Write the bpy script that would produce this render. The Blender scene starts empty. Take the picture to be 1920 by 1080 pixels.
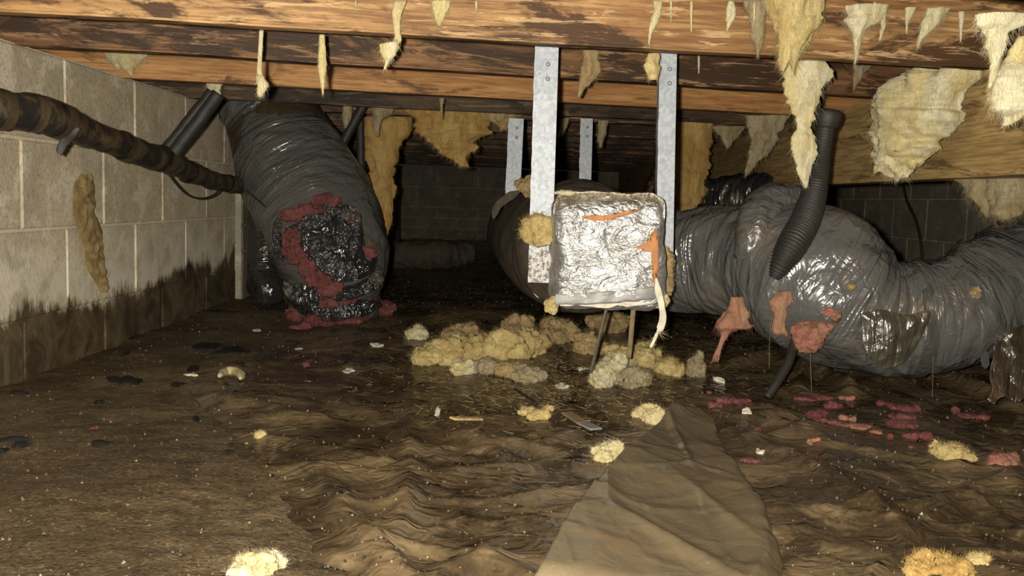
import bpy, bmesh, math, random
import numpy as np
from mathutils import Vector, Matrix, noise
random.seed(7); np.random.seed(7)
S = bpy.context.scene
COL = S.collection

# ------------------------------------------------------------------ camera
F_PX, PITCH, ROLL, CAM_H = 1720.0, math.radians(5.5), math.radians(1.8), 0.42
C0 = Vector((0, 0, CAM_H))
RT = Vector((1, 0, 0))
FW = Vector((0, math.cos(PITCH), -math.sin(PITCH)))
UP = Vector((0, math.sin(PITCH), math.cos(PITCH)))
cx_ = RT * math.cos(ROLL) + UP * math.sin(ROLL)
cy_ = -RT * math.sin(ROLL) + UP * math.cos(ROLL)
cd = bpy.data.cameras.new('camera'); cam = bpy.data.objects.new('camera', cd); COL.objects.link(cam)
M = Matrix((cx_, cy_, -FW)).transposed().to_4x4(); M.translation = C0
cam.matrix_world = M
cd.sensor_width = 36; cd.lens = F_PX / 1920 * 36; cd.clip_start = 0.01
S.camera = cam
S.view_settings.view_transform = 'Standard'; S.view_settings.look = 'None'
S.view_settings.exposure = 0.0; S.view_settings.gamma = 1.0; S.view_settings.use_curve_mapping = False
# ------------------------------------------------------------------ light: a dark void under the house, lit by the phone's flash beside the lens
w = bpy.data.worlds.new('world'); S.world = w; w.use_nodes = True
w.node_tree.nodes['Background'].inputs[0].default_value = (1.0, 0.9, 0.75, 1)
w.node_tree.nodes['Background'].inputs[1].default_value = 0.012
ld = bpy.data.lights.new('flash', 'SPOT'); ld.energy = 235; ld.color = (1.0, 0.93, 0.80); ld.shadow_soft_size = 0.012
ld.spot_size = math.radians(140); ld.spot_blend = 1.0
lo = bpy.data.objects.new('flash', ld); COL.objects.link(lo)
lo.matrix_world = M @ Matrix.Rotation(math.radians(2), 4, 'X'); lo.location = (-0.042, -0.01, CAM_H + 0.014)

# ------------------------------------------------------------------ pixel helpers (1920x1080 frame -> world points)
def ray(px, py):
    u = px - 960; v = 540 - py
    return RT * (u * math.cos(ROLL) - v * math.sin(ROLL)) + UP * (u * math.sin(ROLL) + v * math.cos(ROLL)) + FW * F_PX
def P(px, py, Y):
    d = ray(px, py); return C0 + d * (Y / d.y)
def G(px, py, z=0.0):
    d = ray(px, py); return C0 + d * ((z - CAM_H) / d.z)
def WX(px, py, X):
    d = ray(px, py); return C0 + d * (X / d.x)

# ------------------------------------------------------------------ mesh helpers
def link(name, me, mat=None, parent=None, smooth=True):
    if mat is not None and not me.materials: me.materials.append(mat)
    if smooth and me.polygons: me.polygons.foreach_set('use_smooth', [True] * len(me.polygons))
    o = bpy.data.objects.new(name, me); COL.objects.link(o)
    if parent is not None: o.parent = parent
    return o
def mk(name, verts, faces, mat, parent=None, smooth=True, uv=None):
    me = bpy.data.meshes.new(name); me.from_pydata([tuple(v) for v in verts], [], faces); me.update()
    if uv is not None:
        l = me.uv_layers.new(name='UVMap')
        for p in me.polygons:
            for li in p.loop_indices:
                l.data[li].uv = uv[me.loops[li].vertex_index]
    return link(name, me, mat, parent, smooth)
def tag(o, label, cat, group=None, kind=None):
    if kind == 'structure':
        o['kind'] = kind
        if label: o['label'] = label
        return o
    o['label'] = label; o['category'] = cat
    if group: o['group'] = group
    if kind: o['kind'] = kind
    return o
def empty(name, loc):
    o = bpy.data.objects.new(name, None); o.location = loc; o.empty_display_size = 0.05; COL.objects.link(o); return o
def adopt(root, kids):
    inv = Matrix.Translation(-Vector(root.location))
    for k in kids:
        k.parent = root; k.matrix_parent_inverse = inv
def nz(v, f, seed=0.0):
    return noise.noise(Vector((v[0] * f + seed, v[1] * f - seed * 1.7, v[2] * f + seed * 0.3)))
def fbm(v, f, o=4, seed=0.0, g=0.5):
    a = 1.0; s = 0.0
    for i in range(o):
        s += a * nz(v, f, seed + i * 7.3); f *= 2.03; a *= g
    return s
def boxmesh(name, sx, sy, sz, bev=0.0, seg=1, jitter=0.0):
    bm = bmesh.new(); bmesh.ops.create_cube(bm, size=1.0)
    for v in bm.verts: v.co = Vector((v.co.x * sx, v.co.y * sy, v.co.z * sz))
    if bev: bmesh.ops.bevel(bm, geom=bm.edges[:], offset=bev, segments=seg, affect='EDGES', profile=0.5)
    me = bpy.data.meshes.new(name); bm.to_mesh(me); bm.free(); return me
def smooth_path(pts, n):
    """Catmull-Rom through rows of numbers"""
    A = np.array(pts, float); out = []
    B = np.vstack([2 * A[0] - A[1], A, 2 * A[-1] - A[-2]])
    segs = len(A) - 1
    for i in range(n):
        t = i / (n - 1) * segs; k = min(int(t), segs - 1); u = t - k
        p0, p1, p2, p3 = B[k], B[k + 1], B[k + 2], B[k + 3]
        out.append(0.5 * ((2 * p1) + (-p0 + p2) * u + (2 * p0 - 5 * p1 + 4 * p2 - p3) * u * u + (-p0 + 3 * p1 - 3 * p2 + p3) * u ** 3))
    return np.array(out)
def sweep(name, rows, nl, nc, mat, parent=None, disp=None, cap=True, closed_uv=True):
    """rows: x,y,z,r ; swept tube with UV (length, arc) ; disp(s,theta,point,r)->extra radius"""
    A = smooth_path(rows, nl) if len(rows) != nl else np.array(rows, float)
    C = [Vector(a[:3]) for a in A]; R = A[:, 3]
    verts = []; uv = []
    T = [(C[min(i + 1, nl - 1)] - C[max(i - 1, 0)]).normalized() for i in range(nl)]
    ref = Vector((0, 0, 1)) if abs(T[0].z) < 0.9 else Vector((0, 1, 0))
    n = (ref - T[0] * ref.dot(T[0])).normalized(); s = 0.0
    for i in range(nl):
        n = (n - T[i] * n.dot(T[i])).normalized(); b = T[i].cross(n)
        if i: s += (C[i] - C[i - 1]).length
        for j in range(nc):
            th = 2 * math.pi * j / nc
            d = n * math.cos(th) + b * math.sin(th)
            r = R[i]
            if disp: r += disp(s, th, C[i] + d * r, r)
            verts.append(C[i] + d * r); uv.append((s, th / (2 * math.pi)))
    faces = []
    for i in range(nl - 1):
        for j in range(nc):
            a = i * nc + j; b2 = i * nc + (j + 1) % nc
            faces.append((a, b2, b2 + nc, a + nc))
    if cap:
        faces.append(tuple(range(nc - 1, -1, -1))); faces.append(tuple((nl - 1) * nc + j for j in range(nc)))
    return mk(name, verts, faces, mat, parent, True, uv)
def hairs(name, roots, mat, parent, wid=0.0007, seg=2):
    """roots: list of (point, direction, length); thin curly tapering fibres in one mesh"""
    V = []; Fc = []
    for p, d, L in roots:
        d = d.normalized(); side = d.orthogonal().normalized(); up2 = d.cross(side)
        bend = (side * random.uniform(-1, 1) + up2 * random.uniform(-1, 1)) * 0.5
        base = len(V)
        for k in range(seg + 1):
            t = k / seg; c = p + d * (L * t) + bend * (L * t * t)
            wv = wid * (1 - t * 0.85)
            for q in range(3):
                a = q * 2.0944
                V.append(c + side * math.cos(a) * wv + up2 * math.sin(a) * wv)
        for k in range(seg):
            for q in range(3):
                a = base + k * 3 + q; b = base + k * 3 + (q + 1) % 3
                Fc.append((a, b, b + 3, a + 3))
    o = mk(name, V, Fc, mat, parent); o['kind'] = 'stuff'; return o

# ------------------------------------------------------------------ material helpers
class NT:
    def __init__(s, name):
        s.m = bpy.data.materials.new(name); s.m.use_nodes = True; s.t = s.m.node_tree
        s.b = s.t.nodes['Principled BSDF']; s.out = s.t.nodes['Material Output']
    def n(s, typ, **kw):
        nd = s.t.nodes.new(typ)
        for k, v in kw.items(): setattr(nd, k, v)
        return nd
    def l(s, a, b): s.t.links.new(a, b)
    def setin(s, nd, i, v):
        if hasattr(v, 'links'): s.l(v, nd.inputs[i])
        else: nd.inputs[i].default_value = v
    def coord(s, kind='Object', scale=(1, 1, 1), rot=(0, 0, 0)):
        if kind == 'Position': src = s.n('ShaderNodeNewGeometry').outputs['Position']
        else: src = s.n('ShaderNodeTexCoord').outputs[kind]
        mp = s.n('ShaderNodeMapping'); s.l(src, mp.inputs[0]); mp.inputs['Scale'].default_value = scale; mp.inputs['Rotation'].default_value = rot
        return mp.outputs[0]
    def noise(s, vec, scale, detail=4, rough=0.55, dist=0.0):
        nd = s.n('ShaderNodeTexNoise'); s.l(vec, nd.inputs['Vector']); nd.inputs['Scale'].default_value = scale
        nd.inputs['Detail'].default_value = detail; nd.inputs['Roughness'].default_value = rough; nd.inputs['Distortion'].default_value = dist
        return nd.outputs['Fac']
    def ramp(s, fac, stops):
        nd = s.n('ShaderNodeValToRGB'); s.l(fac, nd.inputs[0]); e = nd.color_ramp.elements
        while len(e) < len(stops): e.new(0.5)
        for el, (p, c) in zip(e, stops):
            el.position = p; el.color = (c, c, c, 1) if not hasattr(c, '__len__') else (*c, 1)
        return nd.outputs[0]
    def mix(s, fac, a, b, mode='MIX'):
        nd = s.n('ShaderNodeMix', data_type='RGBA', blend_type=mode)
        s.setin(nd, 0, fac)
        for i, v in ((6, a), (7, b)):
            if hasattr(v, 'links'): s.l(v, nd.inputs[i])
            else: nd.inputs[i].default_value = (*v, 1)
        return nd.outputs[2]
    def math(s, op, a, b=0.0, c=None):
        nd = s.n('ShaderNodeMath', operation=op); s.setin(nd, 0, a); s.setin(nd, 1, b)
        if c is not None: s.setin(nd, 2, c)
        return nd.outputs[0]
    def bump(s, h, strength=0.5, dist=0.01, normal=None):
        nd = s.n('ShaderNodeBump'); s.l(h, nd.inputs['Height']); nd.inputs['Strength'].default_value = strength; nd.inputs['Distance'].default_value = dist
        if normal is not None: s.l(normal, nd.inputs['Normal'])
        return nd.outputs[0]
    def fin(s, color=None, rough=0.7, metal=0.0, normal=None, spec=0.5):
        if color is not None:
            if hasattr(color, 'links'): s.l(color, s.b.inputs['Base Color'])
            else: s.b.inputs['Base Color'].default_value = (*color, 1)
        s.setin(s.b, 'Roughness', rough); s.setin(s.b, 'Metallic', metal); s.b.inputs['Specular IOR Level'].default_value = spec
        if normal is not None: s.l(normal, s.b.inputs['Normal'])
        return s.m

def m_block(name='block_concrete', tint=(0.68, 0.57, 0.385), damp=True, mortar=False):
    t = NT(name); p = t.coord('Position')
    oi = t.n('ShaderNodeObjectInfo').outputs['Random']
    n1 = t.noise(p, 4.0, 6, 0.6); n2 = t.noise(p, 90, 4, 0.7); n3 = t.noise(p, 11, 6, 0.65, 0.6); n4 = t.noise(p, 2.2, 3, 0.5)
    c = t.mix(t.ramp(n1, [(0.42, 0), (0.58, 1)]), tint, tuple(v * q for v, q in zip(tint, (0.76, 0.79, 0.86))))
    c = t.mix(t.math('MULTIPLY', oi, 0.4), c, tuple(v * 0.72 for v in tint))
    c = t.mix(t.ramp(n3, [(0.52, 0), (0.60, 0.55)]), c, tuple(min(0.9, v * q) for v, q in zip(tint, (1.25, 1.35, 1.6))))
    c = t.mix(t.ramp(n3, [(0.36, 0.45), (0.45, 0)]), c, tuple(v * 0.55 for v in tint))
    c = t.mix(t.ramp(n2, [(0.48, 0.0), (0.62, 0.45)]), c, tuple(v * 0.4 for v in tint))
    if mortar: c = t.mix(0.55, c, tuple(min(1, v * q) for v, q in zip(tint, (1.15, 1.2, 1.35))))
    sep = t.n('ShaderNodeSeparateXYZ'); t.l(p, sep.inputs[0]); z = sep.outputs['Z']; y = sep.outputs['Y']
    if damp:
        # salt bloom just above the wet line, dark soaked concrete below it
        line = t.math('MULTIPLY_ADD', y, 0.036, 0.048)
        line = t.math('ADD', line, t.math('MULTIPLY', t.math('SUBTRACT', n1, 0.5), 0.20))
        d = t.math('SUBTRACT', z, line)
        streak = t.noise(t.coord('Position', (14, 14, 3.0)), 1.0, 6, 0.65)
        fines = t.noise(t.coord('Position', (70, 70, 12.0)), 1.0, 4, 0.65)
        dd = t.math('ADD', d, t.math('MULTIPLY', t.math('SUBTRACT', streak, 0.5), 0.16))
        dd = t.math('ADD', dd, t.math('MULTIPLY', t.math('SUBTRACT', fines, 0.5), 0.05))
        salt = t.math('MULTIPLY', t.ramp(dd, [(0.0, 0.0), (0.02, 1.0), (0.08, 0.75), (0.20, 0.0)]), t.ramp(n3, [(0.40, 0.25), (0.55, 1)]))
        c = t.mix(salt, c, (0.76, 0.70, 0.56))
        bloom = t.math('MULTIPLY', t.ramp(n4, [(0.52, 0), (0.60, 0.6)]), t.ramp(streak, [(0.44, 0), (0.56, 1)]))
        c = t.mix(bloom, c, (0.72, 0.66, 0.54))
        wet = t.ramp(t.math('ADD', dd, 0.5), [(0.485, 1.0), (0.515, 0.0)])
        wc = t.mix(t.ramp(n3, [(0.4, 0), (0.62, 1)]), (0.050, 0.037, 0.019), (0.15, 0.11, 0.058))
        c = t.mix(wet, c, wc)
    h = t.math('ADD', t.math('MULTIPLY', n2, 0.6), t.noise(p, 300, 2))
    return t.fin(c, 0.88, normal=t.bump(h, 0.45, 0.004), spec=0.25)

def m_wood(name, light=(0.50, 0.29, 0.12), mid=(0.30, 0.155, 0.06), dark=(0.07, 0.04, 0.02), stain=0.5, seed=0.0, rough=0.6, fleck=0.6):
    t = NT(name)
    g = t.n('ShaderNodeTexCoord').outputs['Object']
    def cs(sc, off):
        mp = t.n('ShaderNodeMapping'); t.l(g, mp.inputs[0]); mp.inputs['Scale'].default_value = sc; mp.inputs['Location'].default_value = (off, off * 0.7, off * 1.3); return mp.outputs[0]
    gr = t.noise(cs((1.6, 18, 26), seed), 1.0, 6, 0.62, 1.2)
    fine = t.noise(cs((9, 110, 190), seed + 3), 1.0, 4, 0.65)
    blot = t.noise(cs((3.2, 8, 13), seed + 5), 1.0, 8, 0.70, 0.7)
    big = t.noise(cs((1.1, 3, 4), seed + 7), 1.0, 4, 0.6, 0.4)
    c = t.mix(t.ramp(gr, [(0.42, 0), (0.57, 1)]), mid, light)
    c = t.mix(t.ramp(fine, [(0.47, 0.0), (0.60, 0.65)]), c, tuple(v * 0.5 for v in mid))
    c = t.mix(t.ramp(big, [(0.44, 0.0), (0.60, stain)]), c, tuple(v * 0.6 for v in mid))
    th = 0.60 - stain * 0.20
    c = t.mix(t.ramp(blot, [(th, 0), (th + 0.07, 0.95)]), c, dark)
    sp = t.noise(cs((6, 40, 60), seed + 9), 1.0, 6, 0.72, 0.5)
    c = t.mix(t.ramp(sp, [(0.56, 0), (0.61, fleck)]), c, tuple(min(0.9, v * q) for v, q in zip(light, (1.35, 1.6, 1.9))))
    h = t.math('ADD', t.math('MULTIPLY', gr, 0.7), t.math('ADD', fine, t.math('MULTIPLY', blot, 0.6)))
    return t.fin(c, rough, normal=t.bump(h, 0.6, 0.004), spec=0.3)

def m_insul(name, a, b, dirt, amt=0.45, hang=False):
    t = NT(name); p = t.coord('Position', (1, 1, 0.30 if hang else 1.0))
    n1 = t.noise(p, 14, 6, 0.6, 0.5); n2 = t.noise(p, 48, 6, 0.68, 1.2); n3 = t.noise(p, 300, 4, 0.75, 2.0)
    c = t.mix(t.ramp(n1, [(0.42, 0), (0.58, 1)]), a, b)
    c = t.mix(t.math('MULTIPLY', t.ramp(n2, [(0.48, 0), (0.62, 1)]), amt), c, dirt)
    c = t.mix(t.ramp(n3, [(0.5, 0), (0.66, 0.35)]), c, dirt)
    h = t.math('ADD', t.math('MULTIPLY', n2, 1.2), n3)
    return t.fin(c, 1.0, normal=t.bump(h, 0.8, 0.007), spec=0.03)

def m_plastic(name, base, rough=0.16, wr=1.15, dirt=(0.13, 0.095, 0.055), dirt_amt=0.35):
    t = NT(name)
    uvc = t.n('ShaderNodeTexCoord').outputs['UV']
    def uvs(sc, rot):
        mp = t.n('ShaderNodeMapping'); t.l(uvc, mp.inputs[0]); mp.inputs['Scale'].default_value = sc; mp.inputs['Rotation'].default_value = (0, 0, rot); return mp.outputs[0]
    w1 = t.noise(uvs((48, 4.0, 1), 0.25), 1.0, 2, 0.5, 0.6); w2 = t.noise(uvs((17, 2.6, 1), -0.3), 1.0, 2, 0.5, 0.9)
    w1 = t.math('ABSOLUTE', t.math('SUBTRACT', w1, 0.5)); w2 = t.math('ABSOLUTE', t.math('SUBTRACT', w2, 0.5))
    p = t.coord('Position')
    rid = t.noise(p, 20, 3, 0.5, 1.0); rid = t.math('ABSOLUTE', t.math('SUBTRACT', rid, 0.5))
    d = t.noise(p, 8, 6, 0.68)
    c = t.mix(t.math('MULTIPLY', t.ramp(d, [(0.54, 0), (0.64, 1)]), dirt_amt), base, dirt)
    h = t.math('ADD', t.math('ADD', t.math('MULTIPLY', w1, -0.55), t.math('MULTIPLY', w2, -1.5)), t.math('MULTIPLY', rid, -0.7))
    r = t.ramp(d, [(0.42, rough), (0.66, rough + 0.22)])
    return t.fin(c, r, normal=t.bump(h, 0.6 * wr, 0.020), spec=1.0)

def m_simple(name, col, rough=0.6, metal=0.0, var=0.3, scale=40, bump=0.3, spec=0.5):
    t = NT(name); p = t.coord('Position'); n1 = t.noise(p, scale, 5, 0.6)
    c = t.mix(t.ramp(n1, [(0.35, 0), (0.7, var)]), col, tuple(v * 0.35 for v in col))
    return t.fin(c, rough, metal, t.bump(n1, bump, 0.004), spec)

def m_galv(name):
    t = NT(name); p = t.coord('Object')
    vo = t.n('ShaderNodeTexVoronoi'); t.l(p, vo.inputs['Vector']); vo.inputs['Scale'].default_value = 140
    sp = t.n('ShaderNodeSeparateColor'); t.l(vo.outputs['Color'], sp.inputs[0])
    n1 = t.noise(p, 25, 5, 0.65)
    c = t.mix(sp.outputs[0], (0.25, 0.275, 0.305), (0.36, 0.385, 0.415))
    c = t.mix(t.ramp(n1, [(0.58, 0), (0.75, 0.6)]), c, (0.16, 0.155, 0.145))
    sepz = t.n('ShaderNodeSeparateXYZ'); t.l(t.coord('Position'), sepz.inputs[0])
    low = t.ramp(t.math('ADD', sepz.outputs['Z'], t.math('MULTIPLY', t.math('SUBTRACT', n1, 0.5), 0.10)), [(0.30, 1.0), (0.335, 0.0)])
    sp2 = t.noise(p, 110, 4, 0.7)
    rust = t.mix(t.ramp(sp2, [(0.42, 0), (0.56, 1)]), (0.07, 0.04, 0.025), (0.36, 0.36, 0.34))
    c = t.mix(low, c, rust)
    return t.fin(c, 0.55, 0.25, t.bump(n1, 0.15, 0.002), 0.5)

def m_foil(name):
    t = NT(name); p = t.coord('Object', (1, 1, 1.7))
    n1 = t.noise(p, 14, 4, 0.55, 1.4); n2 = t.noise(p, 9, 5, 0.65); n3 = t.noise(p, 55, 4, 0.6, 1.0)
    sq = t.math('ABSOLUTE', t.math('SUBTRACT', n1, 0.5)); sq3 = t.math('ABSOLUTE', t.math('SUBTRACT', n3, 0.5))
    h = t.math('ADD', t.math('MULTIPLY', sq, -1.6), t.math('MULTIPLY', sq3, -0.45))
    c = t.mix(t.ramp(n2, [(0.52, 0), (0.64, 0.6)]), (0.66, 0.66, 0.65), (0.24, 0.22, 0.19))
    sepz = t.n('ShaderNodeSeparateXYZ'); t.l(t.coord('Object'), sepz.inputs[0])
    top = t.ramp(t.math('ADD', sepz.outputs['Z'], t.math('MULTIPLY', t.math('SUBTRACT', n2, 0.5), 0.10)), [(0.075, 0), (0.10, 0.75)])
    c = t.mix(top, c, (0.30, 0.25, 0.17))
    return t.fin(c, t.ramp(n2, [(0.42, 0.40), (0.64, 0.52)]), 0.88, t.bump(h, 0.7, 0.016), 0.5)

def m_ground(name):
    t = NT(name); p = t.coord('Position')
    n1 = t.noise(p, 2.6, 6, 0.6); n2 = t.noise(p, 22, 6, 0.7); n3 = t.noise(p, 150, 4, 0.7)
    c = t.mix(t.ramp(n1, [(0.44, 0), (0.58, 1)]), (0.150, 0.106, 0.055), (0.085, 0.058, 0.031))
    c = t.mix(t.ramp(n2, [(0.47, 0), (0.60, 0.7)]), c, (0.048, 0.034, 0.019))
    c = t.mix(t.ramp(n3, [(0.56, 0), (0.64, 0.6)]), c, (0.21, 0.16, 0.09))
    c = t.mix(t.ramp(n3, [(0.36, 0.8), (0.45, 0)]), c, (0.025, 0.018, 0.011))
    h = t.math('ADD', n2, t.math('MULTIPLY', n3, 0.5))
    return t.fin(c, t.ramp(n1, [(0.42, 0.8), (0.6, 0.55)]), 0, t.bump(h, 0.7, 0.012), 0.25)

def m_sheet(name):
    t = NT(name); p = t.coord('Position')
    n1 = t.noise(p, 2.6, 6, 0.62, 0.5); n2 = t.noise(p, 9, 6, 0.68, 0.8); n3 = t.noise(p, 110, 4, 0.7)
    c = t.mix(t.ramp(n1, [(0.42, 0), (0.58, 1)]), (0.118, 0.084, 0.045), (0.044, 0.030, 0.016))
    c = t.mix(t.ramp(n2, [(0.53, 0), (0.63, 0.65)]), c, (0.165, 0.119, 0.062))
    c = t.mix(t.ramp(n2, [(0.38, 0.8), (0.47, 0)]), c, (0.022, 0.015, 0.009))
    c = t.mix(t.ramp(n3, [(0.60, 0), (0.68, 0.25)]), c, (0.21, 0.155, 0.085))
    r = t.ramp(n2, [(0.40, 0.16), (0.60, 0.42)])
    wv = t.noise(t.coord('Position', (1, 1.5, 1)), 15, 2, 0.5, 1.2); wv = t.math('ABSOLUTE', t.math('SUBTRACT', wv, 0.5))
    h = t.math('ADD', t.math('MULTIPLY', wv, -1.0), t.math('MULTIPLY', n3, 0.04))
    return t.fin(c, r, 0, t.bump(h, 0.5, 0.020), 0.8)

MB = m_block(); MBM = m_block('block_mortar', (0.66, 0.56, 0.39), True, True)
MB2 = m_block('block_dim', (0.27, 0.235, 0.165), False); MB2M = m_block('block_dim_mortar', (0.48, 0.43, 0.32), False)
IC = dict(YEL=((0.80, 0.66, 0.31), (0.70, 0.53, 0.23), (0.36, 0.24, 0.10), 0.5), PALE=((0.88, 0.81, 0.56), (0.80, 0.67, 0.34), (0.42, 0.32, 0.16), 0.45), GREYI=((0.50, 0.42, 0.27), (0.40, 0.31, 0.17), (0.18, 0.13, 0.07), 0.5),
          ORANGE=((0.66, 0.46, 0.17), (0.54, 0.33, 0.11), (0.26, 0.15, 0.06), 0.5), TAN=((0.50, 0.36, 0.18), (0.62, 0.46, 0.23), (0.18, 0.12, 0.06), 0.6), PINK=((0.33, 0.130, 0.120), (0.235, 0.085, 0.080), (0.09, 0.035, 0.03), 0.65), PINKT=((0.52, 0.225, 0.165), (0.46, 0.26, 0.165), (0.18, 0.085, 0.06), 0.55))
IM = {k: m_insul('insulation_' + k.lower(), *v) for k, v in IC.items()}; IH = {IM[k]: m_insul('insulation_hanging_' + k.lower(), *v, True) for k, v in IC.items()}
YEL, PALE, GREYI, ORANGE, TAN, PINK, PINKT = (IM[k] for k in ('YEL', 'PALE', 'GREYI', 'ORANGE', 'TAN', 'PINK', 'PINKT'))
PLG = m_plastic('duct_plastic_grey', (0.092, 0.091, 0.087))
PLD = m_plastic('duct_plastic_dark', (0.022, 0.022, 0.022), 0.15)
PLB = m_plastic('duct_plastic_charcoal', (0.060, 0.059, 0.056), 0.18)
BLK = m_simple('rubber_black', (0.022, 0.019, 0.016), 0.62, 0, 0.5, 30, 0.5)
TAPE = m_simple('tape_brown', (0.070, 0.047, 0.024), 0.6, 0, 0.7, 40, 0.4)
KRAFT = m_simple('kraft_paper', (0.46, 0.21, 0.09), 0.85, 0, 0.5, 60, 0.4, 0.2)
DTAPE = m_simple('foil_tape_grey', (0.25, 0.245, 0.235), 0.55, 0.3, 0.4, 50, 0.2)
PAPER = m_simple('dirty_white_strip', (0.62, 0.57, 0.46), 0.8, 0, 0.6, 60, 0.5, 0.2)
GALV = m_galv('galvanised_steel'); FOIL = m_foil('crumpled_foil')
JACKET = m_simple('fibre_jacket', (0.085, 0.068, 0.048), 0.8, 0, 0.6, 30, 0.6, 0.2)
SCRAP = m_simple('black_scrap', (0.012, 0.010, 0.008), 0.8, 0, 0.3, 60, 0.6, 0.2)
WOODS = m_simple('weathered_stake', (0.24, 0.17, 0.10), 0.8, 0, 0.6, 60, 0.6, 0.2)
GROUND = m_ground('damp_earth'); SHEET = m_sheet('muddy_plastic')

# ------------------------------------------------------------------ floor
XL, XR, YB = -1.09, 2.05, 9.3
def gh(x, y):
    v = (x, y, 0.0)
    return 0.018 * fbm(v, 1.3, 3, 2.0) + 0.005 * fbm(v, 7.0, 3, 5.0) - 0.008
nx, ny = 220, 300
V = []; Fc = []
for j in range(ny + 1):
    t = j / ny; y = 1 / (1 / 0.55 + (1 / 9.45 - 1 / 0.55) * t)
    for i in range(nx + 1):
        x = XL - 0.2 + (XR - XL + 0.4) * i / nx
        V.append((x, y, gh(x, y) + 0.003 * nz((x, y, 0), 40, 1)))
for j in range(ny):
    for i in range(nx):
        a = j * (nx + 1) + i; Fc.append((a, a + 1, a + nx + 2, a + nx + 1))
floor = tag(mk('floor', V, Fc, GROUND), 'damp brown earth floor of the crawl space', None, kind='structure')

# ------------------------------------------------------------------ block walls
def block_wall(name, label, origin, along, normal, length, z_lines, top, first_off, mat, mmat, blk=0.406, thick=0.10, y_skip=None):
    """origin: start on the wall face (z ignored); blocks laid course by course, mortar body recessed behind them"""
    along = Vector(along); normal = Vector(normal)
    body = boxmesh(name, length, thick, top + 0.12)
    o = link(name, body, mmat, None, False)
    ang = math.atan2(along.y, along.x)
    flip = along.cross(Vector((0, 0, 1))).dot(normal)          # +1 when local -Y faces the room
    o.location = Vector(origin) + along * (length / 2) - normal * (thick / 2 + 0.004) + Vector((0, 0, (top - 0.12) / 2))
    o.rotation_euler.z = ang
    tag(o, label, None, kind='structure')
    cache = {}
    zs = z_lines
    for c in range(len(zs) - 1):
        z0, z1 = zs[c], zs[c + 1]
        off = first_off + (0 if c % 2 else blk / 2)
        u = -off
        while u < length:
            a = max(u, 0); b = min(u + blk, length)
            if b - a > 0.04:
                key = (round(b - a, 3), round(z1 - z0, 3))
                if key not in cache:
                    cache[key] = boxmesh('block', key[0] - 0.007, 0.05, key[1] - 0.007, 0.003, 1)
                    cache[key].materials.append(mat)
                bo = bpy.data.objects.new('block', cache[key]); COL.objects.link(bo)
                bo.parent = o
                lx = (a + b) / 2 - length / 2
                jit = random.uniform(-0.0015, 0.0015)
                ly = -flip * (thick / 2 - 0.025 + 0.004 + jit)
                bo.location = (lx, ly, (z0 + z1) / 2 - (top - 0.12) / 2)
                bo.rotation_euler = (0, 0, random.uniform(-0.002, 0.002))
            u += blk
    return o
zl = [-0.088, 0.115, 0.318, 0.521, 0.724]
wl = block_wall('wall_left', 'tan concrete block wall with dark damp base', (XL, 0.30, 0), (0, 1, 0), (1, 0, 0), 3.30, zl, 0.724, 0.092, MB, MBM)
pl = boxmesh('pilaster', 0.44, 0.13, 0.84); plo = link('pilaster', pl, MB2M, None, False); plo.parent = wl
plo.location = (1.65 + 0.22, -0.01, 0)
for k, (z0, z1) in enumerate([(-0.09, 0.185), (0.185, 0.285), (0.285, 0.49), (0.49, 0.724)]):
    for a, b in ([(0, 0.22), (0.22, 0.44)] if k % 2 else [(0, 0.44)]):
        me = boxmesh('block', b - a - 0.009, 0.05, z1 - z0 - 0.009, 0.004); me.materials.append(MB2)
        bo = bpy.data.objects.new('block', me); COL.objects.link(bo); bo.parent = wl
        bo.location = (1.65 + (a + b) / 2, -0.055, (z0 + z1) / 2 - 0.302)
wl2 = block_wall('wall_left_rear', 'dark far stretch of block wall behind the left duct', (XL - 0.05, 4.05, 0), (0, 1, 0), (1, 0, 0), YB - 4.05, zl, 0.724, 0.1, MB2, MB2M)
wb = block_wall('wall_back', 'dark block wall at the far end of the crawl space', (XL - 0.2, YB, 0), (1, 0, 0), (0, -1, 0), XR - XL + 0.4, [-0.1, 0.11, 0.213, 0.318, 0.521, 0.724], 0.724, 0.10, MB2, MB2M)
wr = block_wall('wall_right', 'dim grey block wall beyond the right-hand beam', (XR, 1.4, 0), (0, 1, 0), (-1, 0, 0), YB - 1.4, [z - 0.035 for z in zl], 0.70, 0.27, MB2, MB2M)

# ------------------------------------------------------------------ ceiling: subfloor, joists, girder
JZ, JH, JT = 0.722, 0.235, 0.042
sub = boxmesh('ceiling', 3.9, 10.2, 0.03); ce = link('ceiling', sub, m_wood('subfloor_wood', stain=0.9, seed=20.0), None, False)
ce.location = (0.45, 4.6, JZ + JH + 0.016); tag(ce, 'dark wooden subfloor above the joists', None, kind='structure')
def plank(name, L, T, H, mat, nseg=60, wob=0.0025):
    bm = bmesh.new(); bmesh.ops.create_cube(bm, size=1.0)
    for v in bm.verts: v.co = Vector((v.co.x * L, v.co.y * T, v.co.z * H))
    long_e = [e for e in bm.edges if abs((e.verts[0].co - e.verts[1].co).x) > L * 0.5]
    bmesh.ops.bevel(bm, geom=long_e, offset=0.004, segments=2, affect='EDGES')
    long_e = [e for e in bm.edges if abs((e.verts[0].co - e.verts[1].co).x) > L * 0.5]
    bmesh.ops.subdivide_edges(bm, edges=long_e, cuts=nseg)
    sd = random.uniform(0, 50)
    for v in bm.verts:
        v.co.y += wob * nz((v.co.x, v.co.z, 0), 3, sd); v.co.z += wob * nz((v.co.x, v.co.y, 3), 4, sd)
    me = bpy.data.meshes.new(name); bm.to_mesh(me); bm.free(); me.materials.append(mat)
    return link(name, me, None, None, False)
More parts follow.
